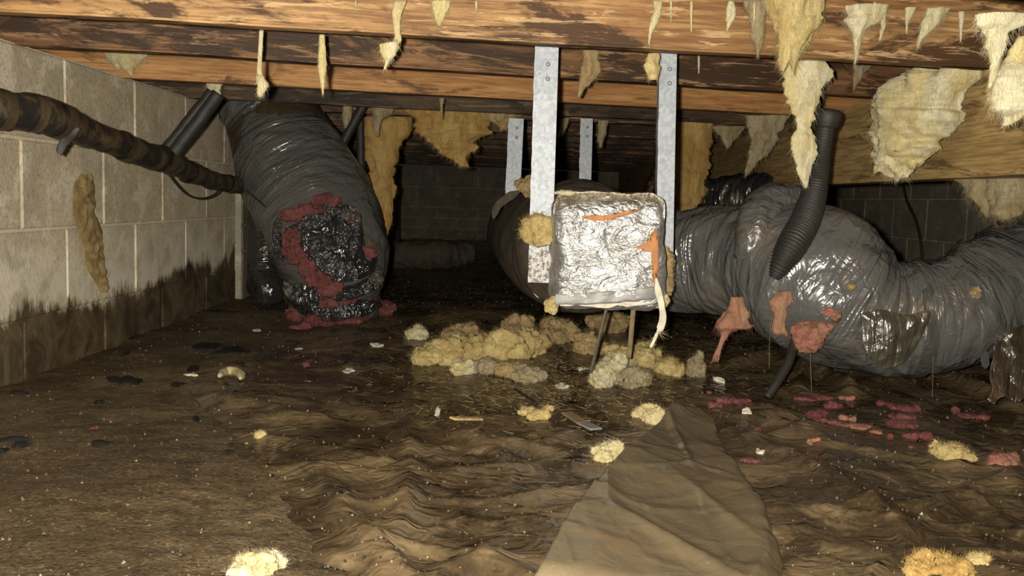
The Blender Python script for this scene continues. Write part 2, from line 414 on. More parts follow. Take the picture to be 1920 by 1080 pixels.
JW = dict(
    a=m_wood('joist_wood_orange', (0.46, 0.265, 0.112), (0.27, 0.135, 0.052), (0.060, 0.030, 0.014), 0.56, 1.0),
    b=m_wood('joist_wood_stained', (0.30, 0.155, 0.066), (0.165, 0.080, 0.033), (0.036, 0.019, 0.010), 0.72, 8.0),
    c=m_wood('joist_wood_bright', (0.54, 0.285, 0.105), (0.38, 0.175, 0.058), (0.12, 0.055, 0.022), 0.25, 15.0, 0.6, 0.25),
    d=m_wood('joist_wood_dark', (0.17, 0.105, 0.055), (0.085, 0.052, 0.026), (0.024, 0.015, 0.009), 0.7, 23.0))
JL = []
def joist(pl_, pr_, mat, label, group='floor joists overhead', ext=(0.25, 1.2), h=JH):
    a = Vector((pl_[0], pl_[1], 0)); b = Vector((pr_[0], pr_[1], 0)); d = (b - a).normalized()
    n_ = Vector((-d.y, d.x, 0)); a -= n_ * JT; b -= n_ * JT; JL.append((a.copy(), d.copy()))
    a = a - d * ext[0]; b = b + d * ext[1]
    o = plank('floor_joist', (b - a).length, JT, h, mat)
    o.location = (a + b) / 2 + n_ * (JT / 2) + Vector((0, 0, JZ + h / 2)); o.rotation_euler.z = math.atan2(d.y, d.x)
    return tag(o, label, 'joist', group)
def gp(px, py): q = G(px, py, JZ); return (q.x, q.y)
joist((XL, 1.16), (1.0, 1.36), JW['a'], 'wooden floor joist closest overhead, only its lower edge at the top right')
joist(gp(0, 28), gp(1850, 133), JW['a'], 'orange brown floor joist running the whole width along the top', ext=(0.2, 1.1))
joist(gp(197, 97), gp(1640, 185), JW['b'], 'dark stained floor joist right behind the front orange one', ext=(0.35, 1.2))
joist(gp(300, 152), gp(1487, 217), JW['c'], 'clean bright orange floor joist, third one seen from the front', ext=(0.35, 1.2))
joist(gp(300, 182), gp(1400, 235), JW['d'], 'dark grimy floor joist directly behind the bright orange one', ext=(0.5, 1.3))
joist(gp(430, 203), gp(1400, 243), JW['b'], 'floor joist over the left duct with a pale lower edge', ext=(0.5, 1.3))
y0 = 4.15
ORD = 'seventh eighth ninth tenth eleventh twelfth thirteenth fourteenth fifteenth sixteenth seventeenth'.split()
for k in range(11):
    joist((XL, y0 - 0.1), (1.0, y0 + 0.3), JW['d'] if k % 3 else JW['b'], ORD[k] + ' floor joist counted from the front, lost in the dark far back', 'far floor joists in the dark', ext=(0.2, 1.15))
    y0 += 0.47
gme = plank('girder_beam', 7.6, 0.09, 0.222, m_wood('girder_wood', (0.52, 0.36, 0.155), (0.38, 0.245, 0.095), (0.14, 0.085, 0.035), 0.22, 31.0, 0.6, 0.25))
gme.location = (0.97 + 0.045, 1.1 + 3.8, 0.499 + 0.111); gme.rotation_euler.z = math.pi / 2
tag(gme, 'wide pale wooden girder carrying the joists on the right', 'beam')

# ------------------------------------------------------------------ plastic ground sheet with folds
EDGE = [(0.35, -0.02), (0.9, -0.16), (1.12, -0.26), (1.6, -0.50), (1.95, -0.70), (2.3, -0.74), (2.7, -0.62), (3.2, -0.55), (4.0, -0.95), (9.2, -1.05)]
def edge_x(y):
    for (ya, xa), (yb, xb) in zip(EDGE, EDGE[1:]):
        if y <= yb: return xa + (xb - xa) * max(0, (y - ya)) / (yb - ya)
    return EDGE[-1][1]
FOLDS = []
def fold(p0, p1, wdt, hgt): a = G(*p0); b = G(*p1); FOLDS.append((a.x, a.y, b.x, b.y, wdt, hgt))
fold((772, 700), (768, 880), 0.018, 0.022); fold((768, 880), (740, 1010), 0.03, 0.025)
fold((785, 800), (960, 835), 0.040, 0.040); fold((960, 835), (1090, 850), 0.03, 0.02)
fold((430, 810), (720, 870), 0.03, 0.025); fold((400, 740), (640, 800), 0.04, 0.025); fold((480, 880), (560, 1010), 0.025, 0.03)
fold((560, 1015), (700, 1080), 0.025, 0.035); fold((690, 1010), (760, 1080), 0.02, 0.03); fold((600, 900), (720, 1080), 0.03, 0.03)
fold((900, 1040), (1010, 1080), 0.02, 0.025); fold((820, 1075), (930, 1035), 0.025, 0.03); fold((1150, 1010), (1340, 1080), 0.02, 0.025)
fold((810, 600), (960, 592), 0.05, 0.035); fold((850, 880), (1110, 855), 0.025, 0.022)
fold((1340, 690), (1480, 660), 0.03, 0.05); fold((1510, 680), (1600, 740), 0.025, 0.05); fold((1500, 735), (1510, 680), 0.02, 0.05)
fold((1600, 735), (1760, 700), 0.03, 0.045); fold((1760, 700), (1910, 760), 0.03, 0.06); fold((1340, 800), (1500, 870), 0.03, 0.02)
fold((1400, 830), (1580, 790), 0.02, 0.02); fold((1560, 840), (1780, 880), 0.02, 0.02); fold((1340, 700), (1260, 800), 0.02, 0.02)
fold((1470, 860), (1700, 1000), 0.03, 0.03); fold((1750, 960), (1900, 900), 0.03, 0.03); fold((640, 720), (760, 660), 0.03, 0.02)
FA = np.array(FOLDS)
def sheet_base(x, y):
    v = (x, y, 0.0)
    wx = x + 0.10 * nz(v, 2.2, 4) + 0.02 * nz(v, 9, 4); wy = y + 0.10 * nz(v, 2.2, 9) + 0.02 * nz(v, 9, 8)
    h = gh(x, y) + 0.010
    for sc, tilt, rdg, sq in ((3.3, 0.055, 0.008, 1.5), (8.0, 0.06, 0.005, 0.8), (19.0, 0.025, 0.0015, 1.1)):
        D, Q = noise.voronoi(Vector((wx * sc, wy * sc * sq, sc)))
        tv = noise.cell_vector(Q[0] * 13.7)
        h += tilt * ((wx * sc - Q[0].x) * (tv.x - 0.5) + (wy * sc * sq - Q[0].y) * (tv.y - 0.5)) / sc * min(1, (D[1] - D[0]) * 6)
        h += rdg * max(0, 1 - (D[1] - D[0]) / 0.22) ** 2 * (0.3 + tv.z)
    return h + 0.0008 * fbm(v, 18, 2, 1)
def folds_np(x, y):
    x = np.asarray(x, float); y = np.asarray(y, float); h = np.zeros_like(x)
    for ax, ay, bx, by, wd, hg in FOLDS:
        dx, dy = bx - ax, by - ay; t = np.clip(((x - ax) * dx + (y - ay) * dy) / (dx * dx + dy * dy), 0, 1)
        d = np.sqrt((x - ax - t * dx) ** 2 + (y - ay - t * dy) ** 2) / wd
        h += 0.42 * hg * np.exp(-1.4 * d ** 1.5) * (0.75 + 0.5 * np.sin(t * 3.14))
    return h
def sheet_h(x, y):
    h = 0.0
    for ax, ay, bx, by, wd, hg in FOLDS:
        dx, dy = bx - ax, by - ay; t = ((x - ax) * dx + (y - ay) * dy) / (dx * dx + dy * dy); t = 0.0 if t < 0 else 1.0 if t > 1 else t
        qx, qy = x - ax - t * dx, y - ay - t * dy; d2 = (qx * qx + qy * qy) / (wd * wd)
        if d2 < 9: h += 0.42 * hg * math.exp(-1.4 * d2 ** 0.75) * (0.75 + 0.5 * math.sin(t * 3.14))
    return sheet_base(x, y) + h
nx, ny = 290, 350
XY = np.zeros((ny + 1, nx + 1, 2)); XE = np.zeros(ny + 1)
for j in range(ny + 1):
    y = 1 / (1 / 0.6 + (1 / 9.15 - 1 / 0.6) * j / ny)
    xl = edge_x(y) + 0.05 * nz((0, y, 0), 5, 2) + 0.02 * nz((0, y, 0), 19, 2); XE[j] = xl
    XY[j, :, 0] = np.linspace(xl, XR - 0.08, nx + 1); XY[j, :, 1] = y
FH = folds_np(XY[..., 0], XY[..., 1]); V = []; Fc = []
for j in range(ny + 1):
    for i in range(nx + 1):
        x, y = XY[j, i]; g0 = gh(x, y) + 0.004; e = min(1.0, (x - XE[j]) / 0.06)
        V.append((x, y, g0 + (sheet_base(x, y) + FH[j, i] - g0) * (0.15 + 0.85 * e)))
for j in range(ny):
    for i in range(nx):
        a = j * (nx + 1) + i; Fc.append((a, a + 1, a + nx + 2, a + nx + 1))
tag(mk('plastic_ground_sheet', V, Fc, SHEET), 'wrinkled muddy brown plastic sheet covering most of the ground', 'plastic sheet')
def top_z(x, y):
    return sheet_h(x, y) if x > edge_x(y) else gh(x, y)
def GZ(px, py):
    q = G(px, py, 0.0)
    for _ in range(4): q = G(px, py, top_z(q.x, q.y))
    return q

# a stiff fold of plastic standing up in front
m_fl = NT('plastic_tan'); pp = m_fl.coord('Position'); q1 = m_fl.noise(pp, 7, 6, 0.65); q2 = m_fl.noise(pp, 60, 4, 0.7)
cfl = m_fl.mix(m_fl.ramp(q1, [(0.5, 0), (0.68, 0.8)]), (0.112, 0.088, 0.052), (0.135, 0.090, 0.044)); cfl = m_fl.mix(m_fl.ramp(q2, [(0.6, 0), (0.75, 0.5)]), cfl, (0.22, 0.175, 0.10))
FLAP = m_fl.fin(cfl, m_fl.ramp(q1, [(0.4, 0.28), (0.7, 0.5)]), 0, m_fl.bump(m_fl.noise(pp, 22, 4, 0.5, 1), 0.25, 0.012), 0.6)
Lc = smooth_path([(*G(*p, 0.02)[:2],) for p in [(1284, 762), (1230, 812), (1168, 872), (1110, 930), (1052, 1000), (985, 1120)]], 120)
Rc = smooth_path([(*G(*p, 0.02)[:2],) for p in [(1286, 762), (1338, 786), (1356, 826), (1384, 868), (1440, 950), (1490, 1120)]], 120)
V = []; Fc = []; m_ = 90
for k in range(120):
    a = Vector(Lc[k]); b = Vector(Rc[k]); b = b + (b - a) * 0.06 * nz((k * 0.08, 0, 0), 1, 4); t = k / 119
    for q in range(m_):
        u = q / (m_ - 1); p = a + (b - a) * u
        D, Q = noise.voronoi(Vector((p.x * 5.5, p.y * 3.2, 2.0))); tv = noise.cell_vector(Q[0] * 9.1)
        fac = 0.10 * ((p.x - Q[0].x / 5.5) * (tv.x - 0.5) + (p.y - Q[0].y / 3.2) * (tv.y - 0.5)) * min(1, (D[1] - D[0]) * 5) + 0.006 * max(0, 1 - (D[1] - D[0]) / 0.18) ** 2
        lift = 0.030 * (1 - u) ** 1.5 * min(1, t * 6 + 0.35) + 0.012 + fac + 0.004 * nz((p.x, p.y, 0), 9, 2)
        edge = min(1, u / 0.035, (1 - u) / 0.06, t / 0.03 + 0.1, (1 - t) / 0.03 + 0.0)
        V.append((p.x, p.y, top_z(p.x, p.y) * (0.4 + 0.6 * (1 - edge)) + lift * edge ** 0.5 + 0.003))
for k in range(119):
    for q in range(m_ - 1):
        a = k * m_ + q; Fc.append((a, a + m_, a + m_ + 1, a + 1))
tag(mk('plastic_flap', V, Fc, FLAP), 'smooth tan plastic fold bulging up in the right foreground', 'plastic sheet')

# ------------------------------------------------------------------ fibrous tufts
def inter(rows, n):
    return smooth_path(rows, n)
def onj(k, off=0.012):
    """point function: the pixel's ray meets the vertical plane 'off' in front of joist k"""
    a, d = JL[k]; n_ = Vector((-d.y, d.x, 0)); a = a - n_ * off
    def f(px, py):
        r = ray(px, py); return C0 + r * ((a - C0).dot(n_) / r.dot(n_))
    return f
def onp(A, B):
    n_ = Vector((-(B.y - A.y), B.x - A.x, 0)).normalized()
    def f(px, py):
        r = ray(px, py); return C0 + r * ((A - C0).dot(n_) / r.dot(n_))
    return f
def ong(off=0.0): return lambda px, py: WX(px, py, 0.97 - off)
def hang(label, rows, Y, mat, thick=0.6, tmax=0.045, cat='insulation', group=None, name='insulation_tuft', rough=1.0, nh=60):
    """a torn strip of glass wool hanging from the floor: rows of (py, left px, right px)"""
    pf = Y if callable(Y) else (lambda x, y: P(x, y, Y))
    mid = pf((rows[0][1] + rows[0][2]) / 2, rows[0][0])
    H = abs(rows[-1][0] - rows[0][0]) * mid.y / F_PX
    n = max(18, min(90, int(H / 0.0032))); A = smooth_path(rows, n); m_ = 40
    sd = random.uniform(0, 90); V = []; Fc = []; hr = []
    for i, (py, xl, xr) in enumerate(A):
        t = i / (n - 1)
        if xr < xl + 1: xr = xl + 1
        wp = xr - xl; jg = min(7, wp * 0.12) * min(1, t * 4)
        xl += jg * (nz((py * 0.09, 0, 0), 1, sd) + 0.6 * nz((py * 0.3, 0, 0), 1, sd)); xr += jg * (nz((py * 0.09, 9, 0), 1, sd) + 0.6 * nz((py * 0.3, 9, 0), 1, sd))
        a = pf(xl, py); b = pf(xr, py); c = (a + b) / 2; hw = (b - a).length / 2; ax = (b - a).normalized(); nr_ = ax.cross(Vector((0, 0, 1))).normalized()
        th = min(hw * thick, tmax) + 0.001
        for j in range(m_):
            an = 2 * math.pi * j / m_
            d = ax * math.cos(an) * hw + nr_ * math.sin(an) * th
            p = c + d; dn = d.normalized()
            big = noise.noise(Vector((p.x * 22 + sd, p.y * 22, p.z * 16))); mid_ = 1 - 2.4 * abs(noise.noise(Vector((p.x * 38, p.y * 38 + sd, p.z * 13)))); fin_ = noise.noise(Vector((p.x * 120, p.y * 120, p.z * 30 + sd)))
            amp = rough * min(0.016, hw * 0.5)
            p = p + (dn * 0.6 + nr_ * 0.6) * amp * (0.55 * big + 0.45 * mid_ + 0.22 * fin_)
            drip = max(0, noise.noise(Vector((p.x * 75 + sd, p.y * 20, 0)))) ** 1.3
            p.z -= drip * min(0.035, H * 0.30) * t ** 2.5 * rough * min(1, hw / 0.01)
            V.append(p)
            if (math.cos(an) ** 2 > 0.35 or i > n * 0.75) and random.random() < nh * 3.0 / (n * m_ * 0.6):
                hr.append((p, dn * 0.35 + Vector((random.uniform(-.3, .3), random.uniform(-.2, .1), -1.0)), random.uniform(0.004, 0.02) * min(1.3, 0.4 + hw / 0.03)))
    for i in range(n - 1):
        for j in range(m_):
            a = i * m_ + j; b = i * m_ + (j + 1) % m_
            Fc.append((a, b, b + m_, a + m_))
    Fc.append(tuple(range(m_ - 1, -1, -1))); Fc.append(tuple((n - 1) * m_ + j for j in range(m_)))
    mt = IH.get(mat, mat); o = mk(name, V, Fc, mt)
    if hr: hairs('loose_fibres', hr, mt, o, 0.00024)
    return tag(o, label, cat, group)
ICO = {}
def ico(sub):
    if sub not in ICO:
        bm = bmesh.new(); bmesh.ops.create_icosphere(bm, subdivisions=sub, radius=1.0)
        ICO[sub] = ([v.co.copy() for v in bm.verts], [tuple(v.index for v in f.verts) for f in bm.faces]); bm.free()
    return ICO[sub]
PEND = []
def lumps(name, label, items, mat, sub=3, rough=1.0, nh=80, group=None, cat='insulation', parent=None, ground=True, hl=1.0):
    """items: (centre Vector, rx, ry, rz); overlapping lobes, fused and fluffed up in settle_lumps()"""
    V = []; Fc = []; vs, fs = ico(3); base_items = list(items)
    for c, rx, ry, rz in base_items if nh >= 60 else []:
        for _ in range(7):
            a = random.uniform(0, 6.283); e = random.uniform(-0.1, 1.2); d = Vector((math.cos(a) * math.cos(e) * rx, math.sin(a) * math.cos(e) * ry, math.sin(e) * rz))
            k = random.uniform(0.20, 0.48); sq = random.uniform(0.5, 1.6)
            items = items + [(c + d * random.uniform(0.75, 1.12), rx * k * sq, ry * k, rz * k * random.uniform(0.7, 1.6))]
    for c, rx, ry, rz in items:
        sd = random.uniform(0, 90); base = len(V)
        for v in vs:
            k = 1 + min(rough, 1.2) * (0.42 * nz(v, 1.5, sd) + 0.26 * nz(v, 3.4, sd + 3))
            V.append(c + Vector((v.x * rx, v.y * ry, v.z * rz)) * k)
        Fc += [tuple(i + base for i in f) for f in fs]
    o = mk(name, V, Fc, mat)
    R = float(np.mean([(a * b * c_) ** (1 / 3) for _, a, b, c_ in base_items]))
    PEND.append((o, R, rough, nh, hl))
    if label: tag(o, label, cat, group)
    return o
def settle_lumps():
    for o, R, rough, nh, hl in PEND:
        md = o.modifiers.new('fuse', 'REMESH'); md.mode = 'VOXEL'; md.voxel_size = max(0.0021, min(0.0045, R / 8)); md.use_smooth_shade = True
    dg = bpy.context.evaluated_depsgraph_get()
    got = [bpy.data.meshes.new_from_object(o.evaluated_get(dg)) for o, *_ in PEND]
    for (o, R, rough, nh, hl), me in zip(PEND, got):
        old = o.data; o.modifiers.clear(); mt = old.materials[0]
        # keep only the largest fused piece so that a wad is one piece
        n = len(me.vertices); par = list(range(n))
        def find(a):
            while par[a] != a: par[a] = par[par[a]]; a = par[a]
            return a
        for e in me.edges:
            a, b = find(e.vertices[0]), find(e.vertices[1])
            if a != b: par[a] = b
        lab = [find(i) for i in range(n)]; cnt = {}
        for q in lab: cnt[q] = cnt.get(q, 0) + 1
        if len(cnt) > 1:
            keep = max(cnt, key=cnt.get); bm = bmesh.new(); bm.from_mesh(me); bm.verts.ensure_lookup_table()
            bmesh.ops.delete(bm, geom=[v for v in bm.verts if lab[v.index] != keep], context='VERTS'); bm.to_mesh(me); bm.free()
        sd = random.uniform(0, 90); f0 = 1 / max(R, 0.012); cs = []; hr = []; nv = len(me.vertices)
        for v in me.vertices:
            p0 = v.co; nn = v.normal; p = p0 + noise.noise_vector(p0 * (f0 * 1.3)) * (R * 0.7)
            b1 = 1 - 2.2 * abs(noise.noise(p * (f0 * 1.1) + Vector((sd, 0, 0)))); b2 = 1 - 2.2 * abs(noise.noise(p * (f0 * 2.6) + Vector((0, sd, 0)))); b3 = noise.noise(p * (f0 * 6.5))
            q = p0 + nn * (R * rough * (0.16 * b1 + 0.12 * b2 + 0.11 * b3 + 0.06 * noise.noise(p * (f0 * 14))))
            cs += [q.x, q.y, q.z]
            if nh and nn.z > -0.4 and random.random() < nh * 7.0 / nv:
                hr.append((Vector(q), Vector(nn) + Vector((random.uniform(-1, 1), random.uniform(-1, 1), random.uniform(-.6, .6))), hl * min(R, 0.03) * random.uniform(0.15, 0.7)))
        me.vertices.foreach_set('co', cs); me.update()
        me.materials.clear(); me.materials.append(mt); me.polygons.foreach_set('use_smooth', [True] * len(me.polygons))
        o.data = me; bpy.data.meshes.remove(old)
        if hr: hairs('loose_fibres', hr, mt, o, 0.00024)
def clump(label, blobs, mat, sub=4, rough=1.0, nh=120, flat=1.0, hz=1.0, group='fallen insulation on the ground', name='insulation_clump', cat='insulation'):
    """blobs: (px, py, rx px, ry px) lobes resting on the ground"""
    it = []
    for px, py, rx, ry in blobs:
        g = GZ(px, py + ry * 0.72); Y = g.y + rx * g.y / F_PX * 0.35
        c = P(px, py, Y); k = Y / F_PX
        it.append((c, rx * k, rx * k * 0.75 * flat, ry * k * hz))
    return lumps(name, label, it, mat, sub, rough, nh, group, cat)

HG = 'tufts hanging from the joists'
def J(k): return {0: 1.30, 1: 1.80, 2: 2.25, 3: 2.80, 4: 3.2, 5: 3.6}[k]
hang('small yellow triangle of insulation poking out above the block wall', [(98, 197, 278), (112, 203, 268), (125, 215, 258), (133, 236, 250), (142, 245, 248)], onj(3), PALE, 0.5, group=HG)
hang('thin pale string of insulation ending in a knot, left of centre', [(57, 486, 494), (95, 484, 492), (135, 482, 491), (145, 480, 496), (160, 483, 503), (172, 482, 497), (182, 485, 490)], onj(1, -0.055), PALE, 0.7, group=HG, rough=0.5, nh=20)
hang('straight thin pale strand beside the knotted string', [(65, 599, 609), (100, 597, 611), (125, 597, 612), (150, 600, 609), (178, 604, 607)], onj(1, -0.055), PALE, 0.6, group=HG, rough=0.5, nh=20)
hang('long twisted pale strip with a teardrop end casting a shadow', [(2, 738, 762), (30, 736, 752), (55, 738, 750), (75, 738, 752), (82, 715, 748), (95, 712, 745), (106, 718, 740), (113, 722, 730), (130, 719, 722)], onj(1, 0.035), PALE, 0.6, group=HG, rough=0.6, nh=40)
hang('faint short white wisp near the top centre', [(2, 808, 842), (20, 812, 838), (35, 816, 832), (48, 821, 826)], onj(1), PALE, 0.3, group=HG, nh=60)
hang('forked tan tuft between the two front metal straps', [(95, 1090, 1125), (108, 1096, 1119), (120, 1092, 1122), (140, 1092, 1121), (152, 1086, 1110), (165, 1084, 1096), (182, 1083, 1087)], onj(2), TAN, 0.4, group=HG, nh=50)
hang('short yellow tuft stuck to the top of the right metal strap', [(100, 1216, 1236), (115, 1211, 1236), (135, 1211, 1236), (150, 1218, 1232)], onj(1, -0.06), YEL, 0.4, group=HG, nh=30)
hang('narrow pale strand hanging just above the right metal strap', [(2, 1225, 1241), (20, 1226, 1240), (38, 1220, 1235), (50, 1218, 1229), (65, 1216, 1222), (82, 1215, 1218)], onj(1), PALE, 0.5, group=HG, nh=30)
hang('hair-thin thread of insulation at the top right of centre', [(2, 1294, 1299), (30, 1294, 1298), (60, 1295, 1297)], onj(1), PALE, 0.8, group=HG, rough=0.3, nh=8)
hang('small pointed wisp left of the large hanging clump', [(2, 1366, 1376), (20, 1361, 1379), (35, 1361, 1376), (45, 1363, 1370), (58, 1362, 1364)], onj(1), PALE, 0.5, group=HG, nh=30)
hang('grey pointed lobe at the left of the largest hanging clump', [(2, 1392, 1440), (25, 1402, 1436), (45, 1407, 1434), (65, 1408, 1434), (80, 1413, 1430), (95, 1418, 1424), (106, 1420, 1422)], onj(1, 0.02), GREYI, 0.5, group=HG, nh=80)
hang('largest yellow clump hanging over the front joist', [(0, 1432, 1538), (25, 1442, 1536), (50, 1455, 1530), (65, 1460, 1520), (85, 1460, 1512), (100, 1459, 1505), (112, 1462, 1496), (117, 1478, 1490)], onj(1, 0.03), YEL, 0.45, group=HG, nh=160, rough=1.4)
hang('long dripping pale strip narrowing to a forked tip', [(116, 1465, 1545), (135, 1467, 1560), (150, 1470, 1556), (165, 1469, 1545), (185, 1474, 1540), (203, 1484, 1526), (222, 1492, 1529), (234, 1494, 1520), (255, 1486, 1526), (280, 1485, 1528), (300, 1490, 1524), (318, 1493, 1520), (335, 1502, 1516), (352, 1508, 1513)], onj(1, -0.07), PALE, 0.35, tmax=0.03, group=HG, nh=90, rough=0.8)
hang('ragged pale fringe right of the largest hanging clump', [(10, 1585, 1662), (25, 1588, 1655), (42, 1590, 1640), (55, 1595, 1622), (70, 1600, 1616), (90, 1602, 1612), (118, 1602, 1604)], onj(1, 0.015), PALE, 0.35, group=HG, nh=140)
hang('thin forked wisp hanging beside the ragged pale fringe', [(12, 1646, 1662), (30, 1650, 1661), (48, 1652, 1660), (60, 1650, 1656), (75, 1649, 1651)], onj(1, 0.01), PALE, 0.5, group=HG, nh=30)
hang('spray of white wisps near the top right corner', [(15, 1738, 1785), (28, 1736, 1772), (42, 1730, 1758), (58, 1726, 1744), (72, 1722, 1730), (88, 1720, 1723)], onj(1), PALE, 0.3, group=HG, nh=160)
hang('pair of thin hairs right of the white wisps', [(22, 1797, 1807), (45, 1799, 1805), (78, 1800, 1802)], onj(1, 0.008), PALE, 0.5, group=HG, nh=24)
hang('very thin threads between the fringe and the white wisps', [(14, 1698, 1716), (26, 1698, 1712), (40, 1698, 1704), (62, 1699, 1701)], onj(1, 0.008), PALE, 0.4, group=HG, nh=30)
hang('tiny wisp on the joist below the ragged fringe', [(122, 1600, 1632), (135, 1602, 1624), (148, 1600, 1612), (170, 1600, 1602)], onj(2, 0.01), GREYI, 0.2, group=HG, nh=60)
hang('bright white ragged strip at the right edge above the girder', [(28, 1832, 1925), (45, 1836, 1920), (60, 1842, 1890), (75, 1848, 1889), (90, 1850, 1886), (105, 1856, 1878), (120, 1858, 1872), (140, 1856, 1868), (165, 1853, 1857)], onj(0, -0.06), PALE, 0.4, group=HG, nh=160)
hang('white folded clump cut off by the right edge of the picture', [(70, 1912, 1990), (95, 1898, 1990), (120, 1880, 1990), (145, 1868, 1985), (165, 1858, 1975), (180, 1852, 1960), (195, 1858, 1945), (210, 1866, 1930), (222, 1882, 1915), (236, 1880, 1890)], onj(0, -0.08), PALE, 0.6, tmax=0.07, group=HG, nh=140, rough=1.6)
hang('big lumpy yellow batt hanging down the face of the girder', [(132, 1720, 1835), (148, 1692, 1828), (165, 1668, 1806), (185, 1654, 1798), (205, 1648, 1794), (225, 1650, 1798), (245, 1644, 1778), (262, 1642, 1760), (280, 1642, 1750), (298, 1645, 1730), (315, 1655, 1712), (328, 1668, 1700), (333, 1676, 1692)], onp(P(1642, 230, 2.14), WX(1838, 140, 0.945)), PALE, 0.6, tmax=0.075, group=HG, nh=220, rough=1.7)
hang('grey cobwebby tuft hanging in front of the girder by the dripping strip', [(217, 1398, 1480), (235, 1402, 1468), (255, 1408, 1456), (272, 1408, 1450), (290, 1404, 1438), (305, 1400, 1420), (326, 1398, 1404)], onj(3, -0.06), GREYI, 0.3, group=HG, nh=200)
hang('faint grey triangle of wool left of the cobwebby tuft', [(237, 1336, 1400), (250, 1345, 1388), (262, 1355, 1376), (276, 1362, 1367)], onj(4, -0.06), GREYI, 0.2, group=HG, nh=90)
hang('orange brown insulation batt hanging behind the right metal strap', [(222, 1268, 1338), (240, 1268, 1336), (265, 1262, 1334), (290, 1258, 1332), (315, 1255, 1328), (340, 1252, 1322), (365, 1252, 1316), (385, 1254, 1306), (400, 1262, 1290)], onj(4, -0.08), ORANGE, 0.35, tmax=0.06, group=HG, nh=200)
hang('big amber triangle of insulation drooping in the middle of the ceiling', [(203, 748, 915), (220, 775, 918), (235, 780, 914), (250, 783, 918), (262, 800, 890), (275, 812, 892), (288, 828, 880), (300, 850, 876), (312, 866, 880)], onj(4, -0.08), ORANGE, 0.25, tmax=0.06, group=HG, nh=320, rough=1.4)
hang('amber batt hanging upright behind the left duct', [(220, 680, 772), (248, 682, 770), (270, 683, 752), (300, 685, 744), (330, 690, 742), (360, 698, 740), (390, 708, 738), (420, 715, 732), (455, 718, 724)], onj(5, -0.08), ORANGE, 0.4, group=HG, nh=160)
hang('small grey tuft above the left duct', [(194, 645, 660), (215, 643, 658), (232, 645, 656), (247, 648, 653)], onj(4, -0.06), GREYI, 0.5, group=HG, nh=60)
hang('grey white tuft between the left duct and the amber triangle', [(196, 698, 742), (212, 700, 736), (226, 698, 716), (240, 703, 712), (255, 707, 710)], onj(4, -0.06), GREYI, 0.4, group=HG, nh=80)
hang('tan ragged tuft left of the rear metal strap', [(212, 905, 985), (222, 908, 965), (232, 930, 955), (243, 940, 950)], onj(4, -0.06), TAN, 0.3, group=HG, nh=120)
hang('short drop of wool on the joist above the amber triangle', [(184, 823, 833), (196, 825, 831), (222, 827, 829)], onj(3, -0.05), GREYI, 0.5, group=HG, nh=14)
hang('pointed grey wisp beside the rear middle strap', [(226, 1122, 1142), (245, 1122, 1136), (262, 1121, 1131), (276, 1124, 1127)], onj(4, -0.06), GREYI, 0.4, group=HG, nh=40)
hang('grey diagonal wisp hanging behind the left front strap', [(222, 1052, 1066), (236, 1050, 1062), (254, 1046, 1055)], onj(4, -0.06), GREYI, 0.4, group=HG, nh=30)
hang('pale wool remnant at the top of the black branch pipe', [(155, 388, 415), (166, 390, 413), (178, 404, 414), (190, 408, 411)], onj(3, -0.06), PALE, 0.3, group=HG, nh=40)
hang('matted grey white wool with cobwebs under the girder at the right edge', [(322, 1784, 1935), (350, 1808, 1935), (368, 1822, 1930), (385, 1838, 1925), (400, 1850, 1915), (412, 1865, 1890)], onp(P(1800, 350, 2.15), P(1935, 350, 2.0)), GREYI, 0.35, tmax=0.06, group=HG, nh=260, rough=1.4)
tiny = [(1414, 4, onj(1, .04), 40), (1310, 104, onj(2, .01), 34), (667, 2, onj(1, .01), 20), (893, 2, onj(1, .01), 20), (1258, 2, onj(1, .01), 40), (1640, 4, onj(1, .01), 40), (1490, 112, onj(1, -.06), 14)]
for (x, y, Yd, L), lb in zip(tiny, ['hair-thin hanging thread over the largest clump', 'hair-thin thread on the stained joist right of the right strap', 'tiny thread at the top left of centre', 'tiny thread at the top in the middle', 'short thread right of the narrow strand', 'short curled thread beside the ragged fringe', 'tiny hair under the front joist by the long drip']):
    hang(lb, [(y, x - 2, x + 2), (y + L * 0.5, x - 1.5, x + 1.5), (y + L, x - 0.7, x + 0.7)], Yd, PALE, 0.9, group=HG, rough=0.3, nh=6)

# ------------------------------------------------------------------ left flexible duct (upright, torn)
def crinkle(amp, f1=9, f2=26, seed=0.0, skew=0.5):
    def fn(s, th, p, r):
        q = (s + skew * r * math.sin(th), th * 0.55, 0)
        a = 1 - abs(noise.noise(Vector((q[0] * f1 + seed, q[1] * 2.0, seed)))) * 2
        b = 1 - abs(noise.noise(Vector((q[0] * f2 + seed, q[1] * 2.6, seed + 5)))) * 2
        c = noise.noise(p * 6 + Vector((seed, 0, 0)))
        return amp * (0.55 * a + 0.3 * b + 0.9 * c)
    return fn
root = empty('flexible_duct', G(625, 590))
rows = [(*P(490, 190, 3.30), 0.150), (*P(515, 235, 3.28), 0.158), (*P(545, 300, 3.22), 0.186), (*P(580, 365, 3.16), 0.198), (*P(607, 430, 3.10), 0.196), (*P(626, 490, 3.10), 0.178), (*P(634, 545, 3.14), 0.142), (*P(636, 580, 3.17), 0.132), (*P(637, 612, 3.18), 0.11)]
body = sweep('plastic_jacket', rows, 170, 120, PLG, None, crinkle(0.013, 8, 30, 3.0))
kids = [body]
bandrows = [tuple(r) for r in smooth_path(rows, 40)[3:9]]
band = sweep('tape_band', [(a, b, c, r + 0.004) for a, b, c, r in bandrows], 30, 90, TAPE, None, crinkle(0.006, 12, 30, 9.0), cap=False); kids.append(band)
def on_jacket(px, py, Yc, rad, axis_px):
    """point on the near side of the duct"""
    k = Yc / F_PX; dx = (px - axis_px) * k
    return P(px, py, Yc - math.sqrt(max(0.0004, rad * rad - dx * dx)) - 0.008)
